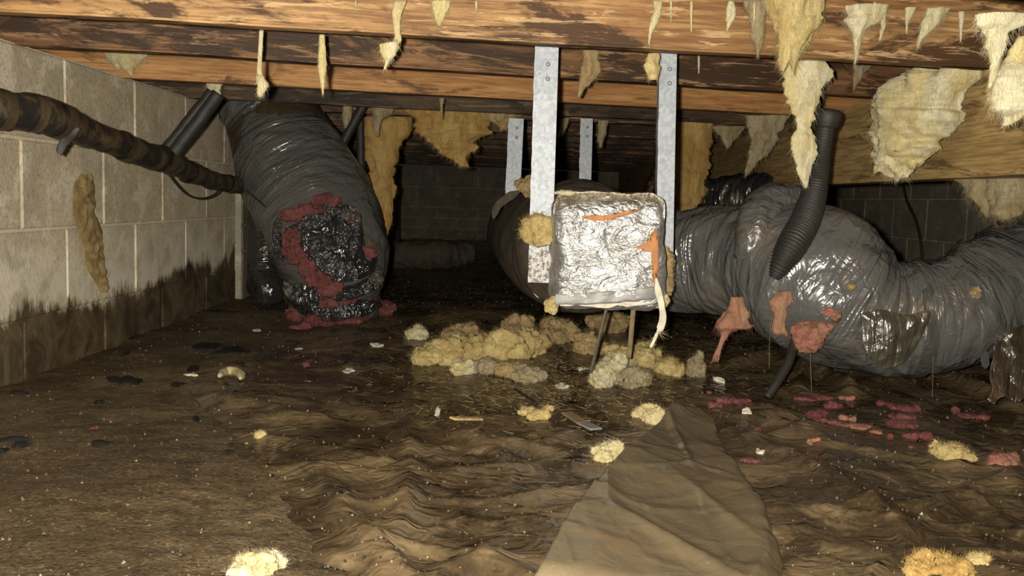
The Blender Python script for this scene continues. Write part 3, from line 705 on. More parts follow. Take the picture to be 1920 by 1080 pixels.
def patch(name, pts, mat, dfun, sub=3, flat=0.45, rough=1.3, scale=1.0):
    it = []
    for px, py, rx, ry in pts:
        c = dfun(px, py) - Vector((0, 0.012, 0)); k = c.y / F_PX
        it.append((c, rx * k * scale, max(0.012, min(rx, ry) * k * flat), ry * k * scale))
    return lumps(name, None, it, mat, sub, rough, 0, parent=None)
ld_f = lambda px, py: on_jacket(px, py, 3.10, 0.205, 545 + (py - 300) * 0.33)
# dark pads painting the hollow's shade where the jacket is ripped away, torn loops of black film over it
def film(name, pxrows, mat, dfun, w, amp=0.006, nl=50, nc=14, flat=0.18):
    pts = []
    for px, py in pxrows: pts.append((*dfun(px, py), 1.0))
    A = smooth_path(pts, nl); C = [Vector(a[:3]) for a in A]; V = []; Fc = []; uv = []
    for i in range(nl):
        T = (C[min(i + 1, nl - 1)] - C[max(i - 1, 0)]).normalized(); nrm = (C0 - C[i]).normalized(); sd = T.cross(nrm).normalized(); nrm = sd.cross(T)
        ww = w * (0.7 + 0.5 * abs(noise.noise(C[i] * 11))) * min(1, 0.25 + 4 * min(i, nl - 1 - i) / nl)
        for j in range(nc):
            a = 2 * math.pi * j / nc
            p = C[i] + sd * math.cos(a) * ww + nrm * (math.sin(a) * ww * flat + 0.006)
            p += nrm * amp * noise.noise(p * 45) * 2
            V.append(p); uv.append((i * 0.02, j / nc))
    for i in range(nl - 1):
        for j in range(nc):
            a = i * nc + j; b = i * nc + (j + 1) % nc; Fc.append((a, b, b + nc, a + nc))
    Fc.append(tuple(range(nc - 1, -1, -1))); Fc.append(tuple((nl - 1) * nc + j for j in range(nc)))
    return mk(name, V, Fc, mat, None, True, uv)
def pillow(name, outline, Yf, depth, mat, n=90, rings=16, amp=0.004):
    pf = Yf if callable(Yf) else (lambda x, y: P(x, y, Yf))
    A = smooth_path([(*p, 0) for p in outline] + [(*outline[0], 0)], n + 1)[:-1, :2]; c = A.mean(axis=0); V = []; Fc = []; uv = []
    for sgn in (1, -1):
        b0 = len(V); V.append(pf(c[0], c[1]) - Vector((0, depth * sgn * 0.9, 0))); uv.append((0, 0))
        for k in range(1, rings + 1):
            t = k / rings
            for j in range(n):
                q = pf(*(c + (A[j] - c) * t)); q.y -= sgn * depth * (1 - t ** 2.5) * (0.8 + 0.6 * noise.noise(q * 18)) - amp * noise.noise(q * 60)
                V.append(q); uv.append((q.x, q.z))
        for j in range(n):
            f = (b0, b0 + 1 + j, b0 + 1 + (j + 1) % n); Fc.append(f if sgn > 0 else f[::-1])
        for k in range(rings - 1):
            for j in range(n):
                a = b0 + 1 + k * n + j; b = b0 + 1 + k * n + (j + 1) % n; f = (a, a + n, b + n, b); Fc.append(f if sgn > 0 else f[::-1])
    return mk(name, V, Fc, mat, None, True, uv)
kids.append(pillow('hollow_shade_pad', [(535, 425), (570, 415), (610, 402), (640, 385), (668, 390), (695, 430), (708, 470), (704, 505), (670, 525), (630, 528), (600, 515), (570, 500), (545, 470)], lambda x, y: ld_f(x, y) - Vector((0, 0.012, 0)), 0.010, PLD, 90, 16, 0.012))  # raised dark pad, the cavity's shade put into its colour
kids.append(pillow('hollow_shade_pad', [(520, 500), (560, 505), (590, 530), (600, 565), (580, 585), (545, 575), (525, 545)], lambda x, y: on_jacket(x, y, 3.12, 0.195, 625), 0.010, PLD, 90, 16, 0.012))
kids.append(film('torn_film', [(530, 400), (522, 430), (525, 470), (535, 490)], PLD, lambda x, y: ld_f(x, y) - Vector((0, 0.018, 0)), 0.018))
kids.append(film('torn_film', [(560, 425), (595, 412), (625, 395), (650, 400)], PLD, lambda x, y: ld_f(x, y) - Vector((0, 0.018, 0)), 0.030))
kids.append(film('torn_film', [(585, 440), (600, 470), (625, 495), (660, 505), (700, 488)], PLD, lambda x, y: ld_f(x, y) - Vector((0, 0.018, 0)), 0.042))
kids.append(film('torn_film', [(640, 430), (660, 400), (668, 440), (662, 480)], PLD, lambda x, y: ld_f(x, y) - Vector((0, 0.018, 0)), 0.032))
kids.append(film('torn_film', [(600, 440), (622, 455), (645, 440), (655, 420)], PLD, lambda x, y: ld_f(x, y) - Vector((0, 0.018, 0)), 0.030))
kids.append(film('torn_film', [(540, 520), (560, 545), (590, 555)], PLD, lambda px, py: on_jacket(px, py, 3.12, 0.19, 630), 0.045))
kids.append(film('torn_film', [(548, 560), (590, 580), (650, 582), (712, 570)], PLD, lambda px, py: on_jacket(px, py, 3.15, 0.16, 632), 0.036))
kids.append(film('torn_film', [(610, 552), (650, 550), (700, 530), (712, 500)], PLD, lambda px, py: on_jacket(px, py, 3.12, 0.18, 630), 0.030))
kids.append(patch('exposed_insulation', [(548, 404, 20, 10), (580, 394, 26, 11), (612, 378, 24, 14), (638, 356, 16, 18), (648, 335, 8, 14), (655, 378, 9, 18)], PINK, ld_f))
kids.append(patch('exposed_insulation', [(554, 450, 20, 22), (562, 478, 22, 16), (580, 500, 18, 18), (600, 522, 22, 16), (545, 468, 12, 16), (622, 540, 20, 14)], PINK, ld_f))
kids.append(patch('exposed_insulation', [(622, 540, 22, 16), (645, 552, 24, 14), (610, 560, 26, 16)], PINK, lambda px, py: on_jacket(px, py, 3.14, 0.165, 630)))
kids.append(patch('exposed_insulation', [(688, 474, 16, 12), (672, 484, 10, 7)], PINK, ld_f))
kids.append(patch('exposed_insulation', [(638, 455, 12, 5), (655, 412, 10, 6), (626, 413, 8, 5)], PINK, ld_f))
adopt(root, kids)
tag(root, 'upright grey plastic-wrapped flexible duct torn open over pink insulation, on the left', 'duct')
# dark film bag hanging beside it
Vr = [(*P(492, 400, 3.45), 0.05), (*P(498, 450, 3.43), 0.06), (*P(504, 510, 3.40), 0.065), (*P(505, 545, 3.36), 0.07), (*P(505, 555, 3.36), 0.05)]
tag(sweep('plastic_bag', Vr, 40, 50, PLD, None, crinkle(0.012, 12, 30, 21.0)), 'crumpled black plastic film slumped on the ground left of the torn duct', 'plastic film')
clump('pink insulation spilled at the foot of the torn left duct', [(598, 588, 46, 18), (655, 582, 30, 26), (630, 600, 46, 11), (572, 594, 28, 9), (690, 578, 20, 22)], PINK, 4, 1.4)
clump('pink wisp lying right of the pink spill by the left duct', [(715, 580, 22, 12), (730, 578, 12, 8)], PINK, 3, 1.4)
clump('small pink wad on the earth in front of the torn left duct', [(572, 612, 9, 7), (555, 614, 12, 3)], PINK, 3, 1.2, 40)

# ------------------------------------------------------------------ wrapped pipes along the left wall
root = empty('wrapped_pipe', P(0, 207, 1.70))
rows = [(*P(-90, 190, 1.62), 0.036), (*P(0, 207, 1.70), 0.035), (*P(55, 212, 1.76), 0.034), (*P(105, 222, 1.82), 0.034), (*P(150, 243, 1.92), 0.031), (*P(210, 266, 2.08), 0.030), (*P(265, 288, 2.28), 0.031), (*P(310, 300, 2.45), 0.032), (*P(350, 320, 2.62), 0.029), (*P(400, 338, 2.85), 0.026), (*P(455, 350, 3.12), 0.026)]
def wrapd(s, th, p, r): return 0.006 * noise.noise(p * 20) + 0.0008 * math.sin((s * 1.0 + th * 0.012) * 110)
SLV = NT('foam_sleeve'); q0 = SLV.coord('Position'); q1 = SLV.noise(q0, 18, 6, 0.68); SLEEVE = SLV.fin(SLV.mix(SLV.ramp(q1, [(0.47, 0), (0.60, 0.9)]), (0.018, 0.015, 0.012), (0.085, 0.057, 0.028)), 0.55, 0, SLV.bump(SLV.noise(q0, 55, 5, 0.6, 0.8), 0.5, 0.006), 0.4)
kids = [sweep('foam_sleeve', rows, 160, 30, SLEEVE, None, wrapd)]
A = smooth_path(rows, 160)
for a, b in ((14, 20), (30, 38), (46, 53), (84, 90), (108, 118), (128, 134), (150, 156)):
    kids.append(sweep('tape_wrap', [(x, y, z, r + 0.003) for x, y, z, r in A[a:b:2]] if b - a > 5 else [(x, y, z, r + 0.003) for x, y, z, r in A[a:b]], 16, 30, TAPE, None, wrapd, cap=False))
kids.append(film('tape_tail', [(150, 238), (135, 252), (120, 268), (114, 282), (116, 292)], BLK, lambda x, y: P(x, y, 1.84), 0.009, 0.002, 24, 10, 0.2))
adopt(root, kids); tag(root, 'thick black taped pipe sleeve sagging along the left block wall', 'pipe')
for (a, b, c), lb in (([(302, 292), (345, 238), (397, 172)], 'left one of the two black branch pipes rising to the joists'), ([(322, 292), (362, 240), (410, 176)], 'right one of the two black branch pipes rising to the joists')):
    rr = 0.019 if 'right' in lb else 0.015
    tag(sweep('branch_pipe', [(*P(*a, 2.46), rr), (*P(*b, 2.47), rr), (*P(*c, 2.48), rr * 0.95)], 40, 20, BLK, None, lambda s, th, p, r: 0.002 * noise.noise(p * 40)), lb, 'pipe', 'branch pipes')
tag(sweep('cable', [(*P(306, 308, 2.46), 0.0028), (*P(325, 338, 2.5), 0.0028), (*P(352, 365, 2.6), 0.0028), (*P(378, 372, 2.7), 0.0028), (*P(400, 366, 2.8), 0.0028), (*P(413, 355, 2.85), 0.0028)], 50, 8, BLK), 'thin black cable looping below the taped pipe', 'cable')
tag(sweep('cable', [(*P(462, 358, 3.0), 0.003), (*P(480, 372, 2.98), 0.003), (*P(498, 388, 2.95), 0.003)], 20, 8, BLK), 'short black cable end against the left duct', 'cable')

# dried foam smear on the wall
def wall_smear():
    rows = [(326, 150, 168), (345, 140, 174), (370, 137, 176), (400, 138, 178), (430, 145, 190), (455, 156, 192), (480, 160, 194), (505, 166, 197), (530, 180, 200), (548, 190, 198)]
    A = smooth_path(rows, 60); V = []; Fc = []; m_ = 18
    for py, xl, xr in A:
        for j in range(m_):
            t = j / (m_ - 1); q = WX(xl + (xr - xl) * t, py, XL + 0.001)
            hgt = 0.016 * math.sin(math.pi * t) ** 0.6 * (0.7 + 0.9 * nz(q, 45, 2)) if 0 < j < m_ - 1 else -0.002
            q.x += hgt; q.y += 0.008 * nz(q, 30, 5); V.append(q)
    for i in range(59):
        for j in range(m_ - 1):
            a = i * m_ + j; Fc.append((a, a + 1, a + 1 + m_, a + m_))
    return mk('foam_smear', V, Fc, m_insul('dried_foam', (0.50, 0.37, 0.17), (0.40, 0.28, 0.12), (0.20, 0.13, 0.06), 0.5))
tag(wall_smear(), 'yellow brown crust smeared down the left block wall', 'foam patch')

# ------------------------------------------------------------------ hanger straps
def strap(label, top, bot, Y, wpx, side, ztop=None):
    a = P(*top, Y); b = P(*bot, Y); k = Y / F_PX; w_ = wpx * k
    up = (a - b); L = up.length + (0.10 if ztop else 0.0); up.normalize()
    # C-channel: web plus one flange turned back
    th = 0.003; fl = 0.028
    if side > 0: prof = [(-w_ / 2, 0), (w_ / 2, 0), (w_ / 2, fl), (w_ / 2 - th, fl), (w_ / 2 - th, th), (-w_ / 2, th)]
    else: prof = [(-w_ / 2, 0), (w_ / 2, 0), (w_ / 2, th), (-w_ / 2 + th, th), (-w_ / 2 + th, fl), (-w_ / 2, fl)]
    V = []; Fc = []; n = 40; m_ = len(prof); sd = random.uniform(0, 9)
    for i in range(n + 1):
        z = L * i / n
        for x, y in prof:
            j = 0.0016 * nz((x * 3, z, y), 14, sd); e = 0.002 * nz((z, 0, 0), 60, sd) if x < -w_ / 2 + 0.001 else 0
            V.append((x + e, y + j, z))
    for i in range(n):
        for j in range(m_):
            q = i * m_ + j; r = i * m_ + (j + 1) % m_; Fc.append((q, r, r + m_, q + m_))
    Fc.append(tuple(range(m_ - 1, -1, -1))); Fc.append(tuple(n * m_ + j for j in range(m_)))
    o = mk('hanger_strap', V, Fc, GALV, None, False)
    o.location = b; X = Vector((1, 0.10 * side * 0, 0)); X = (X - up * X.dot(up)).normalized(); Yv = up.cross(X)
    o.rotation_euler = Matrix((X, Yv, up)).transposed().to_euler()
    # two screw heads
    for zz in (L - 0.03 - (0.10 if ztop else 0), L - 0.06 - (0.10 if ztop else 0)):
        bm = bmesh.new(); bmesh.ops.create_cone(bm, cap_ends=True, segments=10, radius1=0.005, radius2=0.0035, depth=0.004)
        me = bpy.data.meshes.new('screw'); bm.to_mesh(me); bm.free(); s = link('screw', me, GALV, o)
        s.rotation_euler.x = math.pi / 2; s.location = (0.004, -0.002, zz)
    return tag(o, label, 'metal strap', 'duct hanger straps')
strap('front left galvanised strap, the widest one, rising beside the foil box', (1025, 93), (1012, 530), 1.96, 44, 1, True)
strap('front right galvanised strap behind the edge of the foil box', (1253, 103), (1245, 545), 2.02, 32, -1, True)
strap('rear left galvanised strap, darker, ending on the round trunk duct', (968, 222), (958, 434), 2.95, 28, 1)
strap('rear middle galvanised strap between the two front ones', (1100, 222), (1096, 375), 3.2, 23, 1)

# ------------------------------------------------------------------ trunk duct and foil box
root = empty('trunk_duct', (0.10, 2.6, 0.12))
tb = [(0.185, 2.0, 0.315, 0.115), (0.165, 2.15, 0.312, 0.148), (0.14, 2.4, 0.305, 0.155), (0.11, 2.8, 0.30, 0.158), (0.08, 3.3, 0.30, 0.16), (0.06, 3.8, 0.30, 0.16)]
kids = [sweep('fibre_wrap', tb, 80, 80, JACKET, None, crinkle(0.012, 10, 40, 40.0, 0.1))]
kids.append(film('torn_wrap', [(925, 410), (932, 388), (950, 372), (975, 358)], JACKET, lambda x, y: P(x, y, 2.55), 0.013, 0.006))
kids.append(film('torn_wrap', [(985, 470), (990, 510), (1005, 545), (1020, 560)], PAPER, lambda x, y: P(x, y, 2.16), 0.010, 0.004))
kids.append(lumps('exposed_insulation', None, [(P(1000, 350, 2.3), 0.03, 0.03, 0.022), (P(985, 352, 2.5), 0.03, 0.03, 0.015)], TAN, 3, 1.3, 0, parent=None))
adopt(root, kids); tag(root, 'round brown fibre-wrapped trunk duct running back from the foil box', 'duct')
def foil_box():
    root = empty('foil_duct_box', P(1137, 575, 1.84))
    cx, cy, cz = P(1137, 468, 1.90); sx, sy, sz = 0.219, 0.15, 0.228
    bm = bmesh.new(); bmesh.ops.create_cube(bm, size=1.0); bmesh.ops.subdivide_edges(bm, edges=bm.edges[:], cuts=44, use_grid_fill=True)
    rr = 0.030
    for v in bm.verts:
        p = Vector((v.co.x * sx, v.co.y * sy, v.co.z * sz))
        q = Vector((max(-sx / 2 + rr, min(sx / 2 - rr, p.x)), max(-sy / 2 + rr, min(sy / 2 - rr, p.y)), max(-sz / 2 + rr, min(sz / 2 - rr, p.z))))
        d = p - q; nrm = d.normalized() if d.length > 1e-6 else Vector((0, -1, 0))
        p = q + nrm * rr
        a = 1 - 2.2 * abs(noise.noise(Vector((p.x * 16, p.y * 16, p.z * 24)))); b = 1 - 2.2 * abs(noise.noise(p * 42 + Vector((9, 0, 0)))); c = noise.noise(p * 9)
        p += nrm * (0.0045 * a + 0.0022 * b + 0.006 * c)
        if p.y < -sy / 2 + 0.02 and p.z > sz / 2 - 0.055: p.y += (p.z - (sz / 2 - 0.055)) * 0.35   # the top edge leans back
        v.co = p
    me = bpy.data.meshes.new('foil_wrap'); bm.to_mesh(me); bm.free()
    f = link('foil_wrap', me, FOIL); f.location = (cx, cy, cz); f.rotation_euler = (0, math.radians(-1.0), math.radians(3))
    kids = [f]
    YF = cy - sy / 2 - 0.006
    def flat(name, pts, mat, dy=0.0, rag=0.004, lift=0.0):
        A = smooth_path([(*p, 0) for p in pts] + [(*pts[0], 0)], 80)[:-1]
        c = A.mean(axis=0); V = []; Fc = []; n = len(A); rings = 6
        for k in range(rings + 1):
            t = k / rings
            for j in range(n):
                px, py = c[0] + (A[j][0] - c[0]) * t, c[1] + (A[j][1] - c[1]) * t
                q = P(px, py, YF + dy)
                if k >= rings - 1: q += Vector((rag * nz((j * .7, 0, 0), 1, 3), 0, rag * nz((j * .7, 4, 0), 1, 7)))
                q.y += 0.003 * noise.noise(q * 50) + (0.004 if k == rings else -0.001) - lift * t
                V.append(q)
        for k in range(rings):
            for j in range(n):
                a = k * n + j; b = k * n + (j + 1) % n; Fc.append((a, b, b + n, a + n))
        return mk(name, V, Fc, mat)
    kids.append(flat('torn_kraft_patch', [(1082, 405), (1110, 404), (1140, 403), (1165, 398), (1200, 392), (1180, 402), (1150, 410), (1118, 416), (1095, 412)], KRAFT, 0.004))
    kids.append(flat('torn_kraft_patch', [(1190, 462), (1215, 452), (1222, 436), (1232, 432), (1236, 470), (1234, 520), (1226, 530), (1222, 490), (1218, 472)], KRAFT, 0.003))
    kids.append(flat('foil_tape', [(1042, 552), (1080, 548), (1140, 545), (1200, 541), (1229, 538), (1230, 560), (1180, 567), (1110, 572), (1045, 572)], DTAPE, 0.001, 0.001))
    # ragged bottom flap
    V = []; Fc = []
    for i in range(60):
        t = i / 59
        for j in range(6):
            s = j / 5
            q = P(1050 + t * 170, 566 + s * (10 - 8 * abs(t - 0.45) + 4 * nz((t * 9, 0, 0), 1, 2)), YF + 0.004 + 0.004 * nz((t * 8, s, 0), 1, 1)); V.append(q)
    for i in range(59):
        for j in range(5):
            a = i * 6 + j; Fc.append((a, a + 1, a + 7, a + 6))
    kids.append(mk('bottom_flap', V, Fc, PAPER))
    kids.append(lumps('exposed_insulation', None, [(P(1034, 572, 1.83), 0.012, 0.012, 0.014), (P(1036, 580, 1.83), 0.009, 0.009, 0.008)], YEL, 3, 1.4, 0))
    kids.append(lumps('exposed_insulation', None, [(P(1240, 562, 1.86), 0.014, 0.012, 0.016), (P(1232, 568, 1.85), 0.012, 0.01, 0.010)], PALE, 3, 1.4, 0))
    kids.append(lumps('exposed_insulation', None, [(P(1060, 362, 1.86), 0.02, 0.015, 0.004), (P(1140, 356, 1.92), 0.018, 0.012, 0.006), (P(1200, 361, 1.86), 0.02, 0.012, 0.003)], PALE, 3, 1.3, 0))
    kids.append(film('hanging_strip', [(1230, 520), (1234, 545), (1240, 570), (1243, 595), (1238, 615), (1232, 622)], PAPER, lambda x, y: P(x, y, YF - 0.006), 0.0085, 0.002, 40, 10, 0.15))
    kids.append(film('hanging_strip', [(1234, 620), (1229, 632), (1223, 645), (1219, 652)], PAPER, lambda x, y: P(x, y, YF - 0.004), 0.0045, 0.001, 20, 8, 0.2))
    hr = [(P(1234, 622, YF - 0.005), Vector((random.uniform(-.6, 1.5), 0, random.uniform(-1, .1))), random.uniform(.01, .03)) for _ in range(14)] + [(P(1220, 650, YF), Vector((-0.25, 0, -1)), 0.08)]
    kids.append(hairs('loose_fibres', hr, PALE, None, 0.0006))
    adopt(root, kids)
    tag(root, 'crumpled silver foil-wrapped duct end box in the centre with torn brown patches', 'duct box')
foil_box()
lumps('insulation_tuft', 'yellow ball of insulation squeezed out left of the foil box', [(P(1005, 432, 1.93), 0.030, 0.022, 0.030), (P(1015, 440, 1.92), 0.022, 0.02, 0.024), (P(992, 440, 1.93), 0.017, 0.016, 0.016)], YEL, 4, 0.7, 120, 'tufts at the foil box', ground=False)
lumps('insulation_tuft', 'brown frayed wool between the foil box and the right strap', [(P(1250, 490, 1.98), 0.012, 0.014, 0.022), (P(1252, 530, 1.97), 0.010, 0.014, 0.025)], TAN, 3, 1.3, 60, 'tufts at the foil box', ground=False)
def stick(name, label, a, b, ya, yb, r, mat, flat=0.45):
    A = P(*a, ya); B = P(*b, yb); d = (B - A); L = d.length; d.normalize()
    bm = bmesh.new(); bmesh.ops.create_cube(bm, size=1.0)
    for v in bm.verts: v.co = Vector((v.co.x * r * 2, v.co.y * r * 2 * flat, v.co.z * L))
    bmesh.ops.bevel(bm, geom=bm.edges[:], offset=r * 0.25, segments=1, affect='EDGES')
    le = [e for e in bm.edges if abs(e.verts[0].co.z - e.verts[1].co.z) > L * 0.5]
    bmesh.ops.subdivide_edges(bm, edges=le, cuts=14)
    for v in bm.verts: v.co.x += r * 0.5 * nz((v.co.z, 0, 0), 14, r * 900); v.co.y += r * 0.4 * nz((v.co.z, 5, 0), 14, 2)
    me = bpy.data.meshes.new(name); bm.to_mesh(me); bm.free(); o = link(name, me, mat)
    o.location = (A + B) / 2; o.rotation_mode = 'QUATERNION'; o.rotation_quaternion = d.to_track_quat('Z', 'Y')
    return o
tag(stick('wooden_stake', 0, (1188, 570), (1179, 672), 2.0, 2.02, 0.0055, WOODS), 'thin weathered stake propped under the foil box above the wool heap', 'stake')
tag(stick('metal_strip', 0, (1138, 578), (1108, 700), 2.05, 2.08, 0.005, m_simple('rusty_strip', (0.20, 0.17, 0.13), 0.5, 0.4, 0.6, 50)), 'leaning grey metal strip under the left half of the foil box', 'metal strip')

# ------------------------------------------------------------------ right flexible duct
root = empty('flexible_duct', G(1600, 680))
rows = [(*P(1190, 487, 2.50), 0.122), (*P(1260, 489, 2.42), 0.126), (*P(1340, 488, 2.33), 0.126), (*P(1415, 492, 2.24), 0.128), (*P(1470, 500, 2.18), 0.150), (*P(1525, 525, 2.13), 0.162), (*P(1590, 568, 2.10), 0.150), (*P(1650, 594, 2.08), 0.125), (*P(1720, 598, 2.07), 0.122), (*P(1790, 582, 2.08), 0.124), (*P(1860, 545, 2.12), 0.122), (*P(1930, 500, 2.20), 0.122), (*P(2040, 450, 2.40), 0.122), (*P(2200, 410, 2.7), 0.122)]
c1 = crinkle(0.016, 9, 30, 60.0, 1.1)
kids = [sweep('plastic_jacket', rows, 300, 96, PLG, None, c1)]
A = smooth_path(rows, 300)
rdf = {}
def rd(px, py, extra=0.0):
    # nearest row in image space -> surface point toward the camera
    best = None
    for q in A:
        c = Vector(q[:3]); 
        if abs((c.x / c.y * F_PX + 960) - px) < 25 or best is None:
            dd = abs((c.x / c.y * F_PX + 960) - px)
            if best is None or dd < best[0]: best = (dd, c, q[3])
    c, r = best[1], best[2]; k = c.y / F_PX
    p = P(px, py, c.y); dz = p.z - c.z
    return P(px, py, c.y - math.sqrt(max(0.0003, r * r - dz * dz)) - extra)
# raised pleat of loose jacket, and the joints between lengths
kids.append(sweep('jacket_pleat', [(*P(1395, 520, 2.12), 0.02), (*P(1415, 450, 2.11), 0.04), (*P(1440, 395, 2.16), 0.045), (*P(1475, 385, 2.2), 0.05), (*P(1500, 410, 2.18), 0.04)], 60, 40, PLG, None, crinkle(0.012, 14, 40, 80.0)))
for a, b in ((232, 238), (176, 183), (70, 74)):
    kids.append(sweep('tape_band', [(x, y, z, r + 0.008) for x, y, z, r in A[a:b]], 12, 80, PLB, None, crinkle(0.008, 14, 40, 5.0 + a), cap=False))
kids.append(film('torn_strip', [(1350, 588), (1400, 575), (1445, 550), (1480, 525)], PLG, lambda x, y: rd(x, y, 0.01), 0.014, 0.003))
kids.append(film('torn_strip', [(1376, 545), (1385, 520), (1398, 495), (1402, 480)], TAPE, lambda x, y: rd(x, y, 0.006), 0.010, 0.003))
kids.append(film('torn_strip', [(1520, 640), (1548, 622), (1568, 600), (1575, 578)], TAPE, lambda x, y: rd(x, y, 0.008), 0.010, 0.004))
kids.append(film('torn_strip', [(1612, 620), (1612, 650), (1622, 675)], PLG, lambda x, y: P(x, y, 1.96), 0.010, 0.002))
kids.append(film('torn_strip', [(1846, 655), (1848, 690)], PLG, lambda x, y: P(x, y, 1.98), 0.009, 0.002))
kids.append(patch('exposed_insulation', [(1275, 482, 13, 11), (1283, 490, 8, 10)], TAN, lambda x, y: rd(x, y), 3, 0.3))
kids.append(patch('exposed_insulation', [(1438, 527, 11, 14)], PINKT, lambda x, y: rd(x, y), 3, 0.4))
kids.append(patch('exposed_insulation', [(1553, 584, 14, 7), (1562, 590, 8, 8)], PINKT, lambda x, y: rd(x, y), 3, 0.5))
kids.append(patch('exposed_insulation', [(1640, 648, 9, 8)], PINK, lambda x, y: rd(x, y, 0.01), 3, 0.5))
kids.append(patch('exposed_insulation', [(1822, 548, 9, 10)], TAN, lambda x, y: rd(x, y), 3, 0.3)); kids.append(patch('exposed_insulation', [(1592, 536, 8, 6)], TAN, lambda x, y: rd(x, y), 3, 0.3))
# drooping pocket of film under the joint
kids.append(pillow('sagging_film', [(1612, 588), (1650, 580), (1700, 590), (1742, 582), (1738, 608), (1718, 648), (1692, 680), (1660, 690), (1634, 678), (1618, 640)], 1.915, 0.016, m_plastic('film_olive', (0.050, 0.044, 0.032), 0.2)))
adopt(root, kids); tag(root, 'fat grey plastic-wrapped flexible duct snaking away to the right', 'duct')
hang('pink insulation wad with a long tail hanging under the right duct', [(556, 1372, 1392), (575, 1366, 1398), (590, 1356, 1402), (605, 1347, 1404), (614, 1346, 1404), (620, 1352, 1375), (635, 1350, 1362), (655, 1342, 1352), (670, 1334, 1346)], 2.08, PINKT, 0.6, group='pink wads below the right duct', nh=70)
hang('narrow pink insulation wad hanging right of the one with a tail', [(545, 1462, 1486), (560, 1446, 1484), (572, 1442, 1480), (590, 1450, 1474), (608, 1450, 1470), (622, 1450, 1472), (628, 1455, 1462)], 2.0, PINKT, 0.6, group='pink wads below the right duct', nh=60)
lumps('insulation_tuft', 'round pink insulation ball bulging from the underside of the right duct', [(P(1520, 632, 1.96), 0.030, 0.025, 0.027), (P(1510, 645, 1.96), 0.020, 0.02, 0.018), (P(1535, 620, 1.96), 0.018, 0.018, 0.014)], PINKT, 4, 0.8, 70, 'pink wads below the right duct', ground=False)

for pts, Yt, lb in (([(1750, 600), (1750, 660), (1748, 745)], 1.95, 'fine white thread hanging right of the sagging film'), ([(1448, 590), (1443, 640), (1442, 690)], 1.99, 'fine white thread hanging left of the narrow pink wad'), ([(1519, 645), (1520, 690), (1522, 735)], 1.95, 'fine white thread below the round pink ball')):
    tag(sweep('thread', [(*P(x, y, Yt), 0.0004) for x, y in pts], 16, 6, GREYI), lb, 'thread', 'threads below the right duct')
# black corrugated hose in front of the duct
root = empty('corrugated_hose', P(1470, 490, 2.0))
rows = [(*P(1551, 212, 2.12), 0.022), (*P(1549, 235, 2.11), 0.0215), (*P(1541, 285, 2.10), 0.0205), (*P(1533, 335, 2.08), 0.024), (*P(1522, 380, 2.06), 0.029), (*P(1508, 420, 2.03), 0.032), (*P(1488, 455, 2.0), 0.032), (*P(1468, 490, 1.99), 0.026), (*P(1452, 520, 2.0), 0.012)]
kids = [sweep('hose', rows, 260, 28, BLK, None, lambda s, th, p, r: 0.0022 * math.sin(s * 900) * (1 if s > 0.17 else 0.15))]
kids.append(sweep('end_cap', [(*P(1549, 240, 2.105), 0.024), (*P(1551, 225, 2.105), 0.030), (*P(1553, 212, 2.105), 0.030), (*P(1554, 206, 2.105), 0.024)], 20, 28, BLK))
adopt(root, kids); tag(root, 'black corrugated drain hose dropping from the girder across the right duct', 'hose')
tag(sweep('black_hose', [(*P(1492, 600, 2.05), 0.010), (*P(1490, 640, 2.02), 0.010), (*P(1478, 680, 1.98), 0.010), (*P(1458, 715, 1.95), 0.010), (*P(1438, 745, 1.93), 0.009)], 50, 16, BLK), 'bent black tube reaching the ground under the right duct', 'hose')
tag(sweep('cable', [(*WX(x, y, 2.03), 0.007) for x, y in ((1688, 312), (1692, 335), (1700, 375), (1716, 410), (1726, 450), (1732, 520))], 40, 8, BLK), 'thin black cable hanging below the girder against the right block wall', 'cable')

# ------------------------------------------------------------------ things in the dark at the back
tag(sweep('black_pipe', [(*onj(5, -0.06)(x, y), 0.016) for x, y in ((675, 185), (676, 270), (678, 420), (680, 556))], 20, 16, BLK), 'upright black pipe behind the left duct', 'pipe')
tag(sweep('black_pipe', [(*onj(4, -0.06)(x, y), 0.016) for x, y in ((688, 186), (668, 222), (650, 255), (622, 310))], 20, 16, BLK), 'slanting black pipe behind the top of the left duct', 'pipe')
tag(sweep('old_duct', [(*P(700, 480, 5.25), 0.075), (*P(760, 478, 5.2), 0.072), (*P(820, 478, 5.2), 0.075), (*P(880, 474, 5.3), 0.06)], 80, 40, JACKET, None, crinkle(0.02, 20, 50, 33.0)), 'dim yellow brown wrapped bundle on the ground far back', 'duct')
tag(stick('wood_brace', 0, (1283, 218), (1130, 545), 4.36, 4.28, 0.035, JW['b'], 0.5), 'slanting wooden brace in the dark behind the foil box', 'brace')
tag(sweep('plastic_roll', [(*P(1330, 372, 3.7), 0.07), (*P(1400, 372, 3.6), 0.08), (*P(1460, 370, 3.5), 0.07)], 50, 36, PLD, None, crinkle(0.02, 16, 40, 53.0)), 'shiny black plastic roll under the girder behind the right duct', 'plastic film')
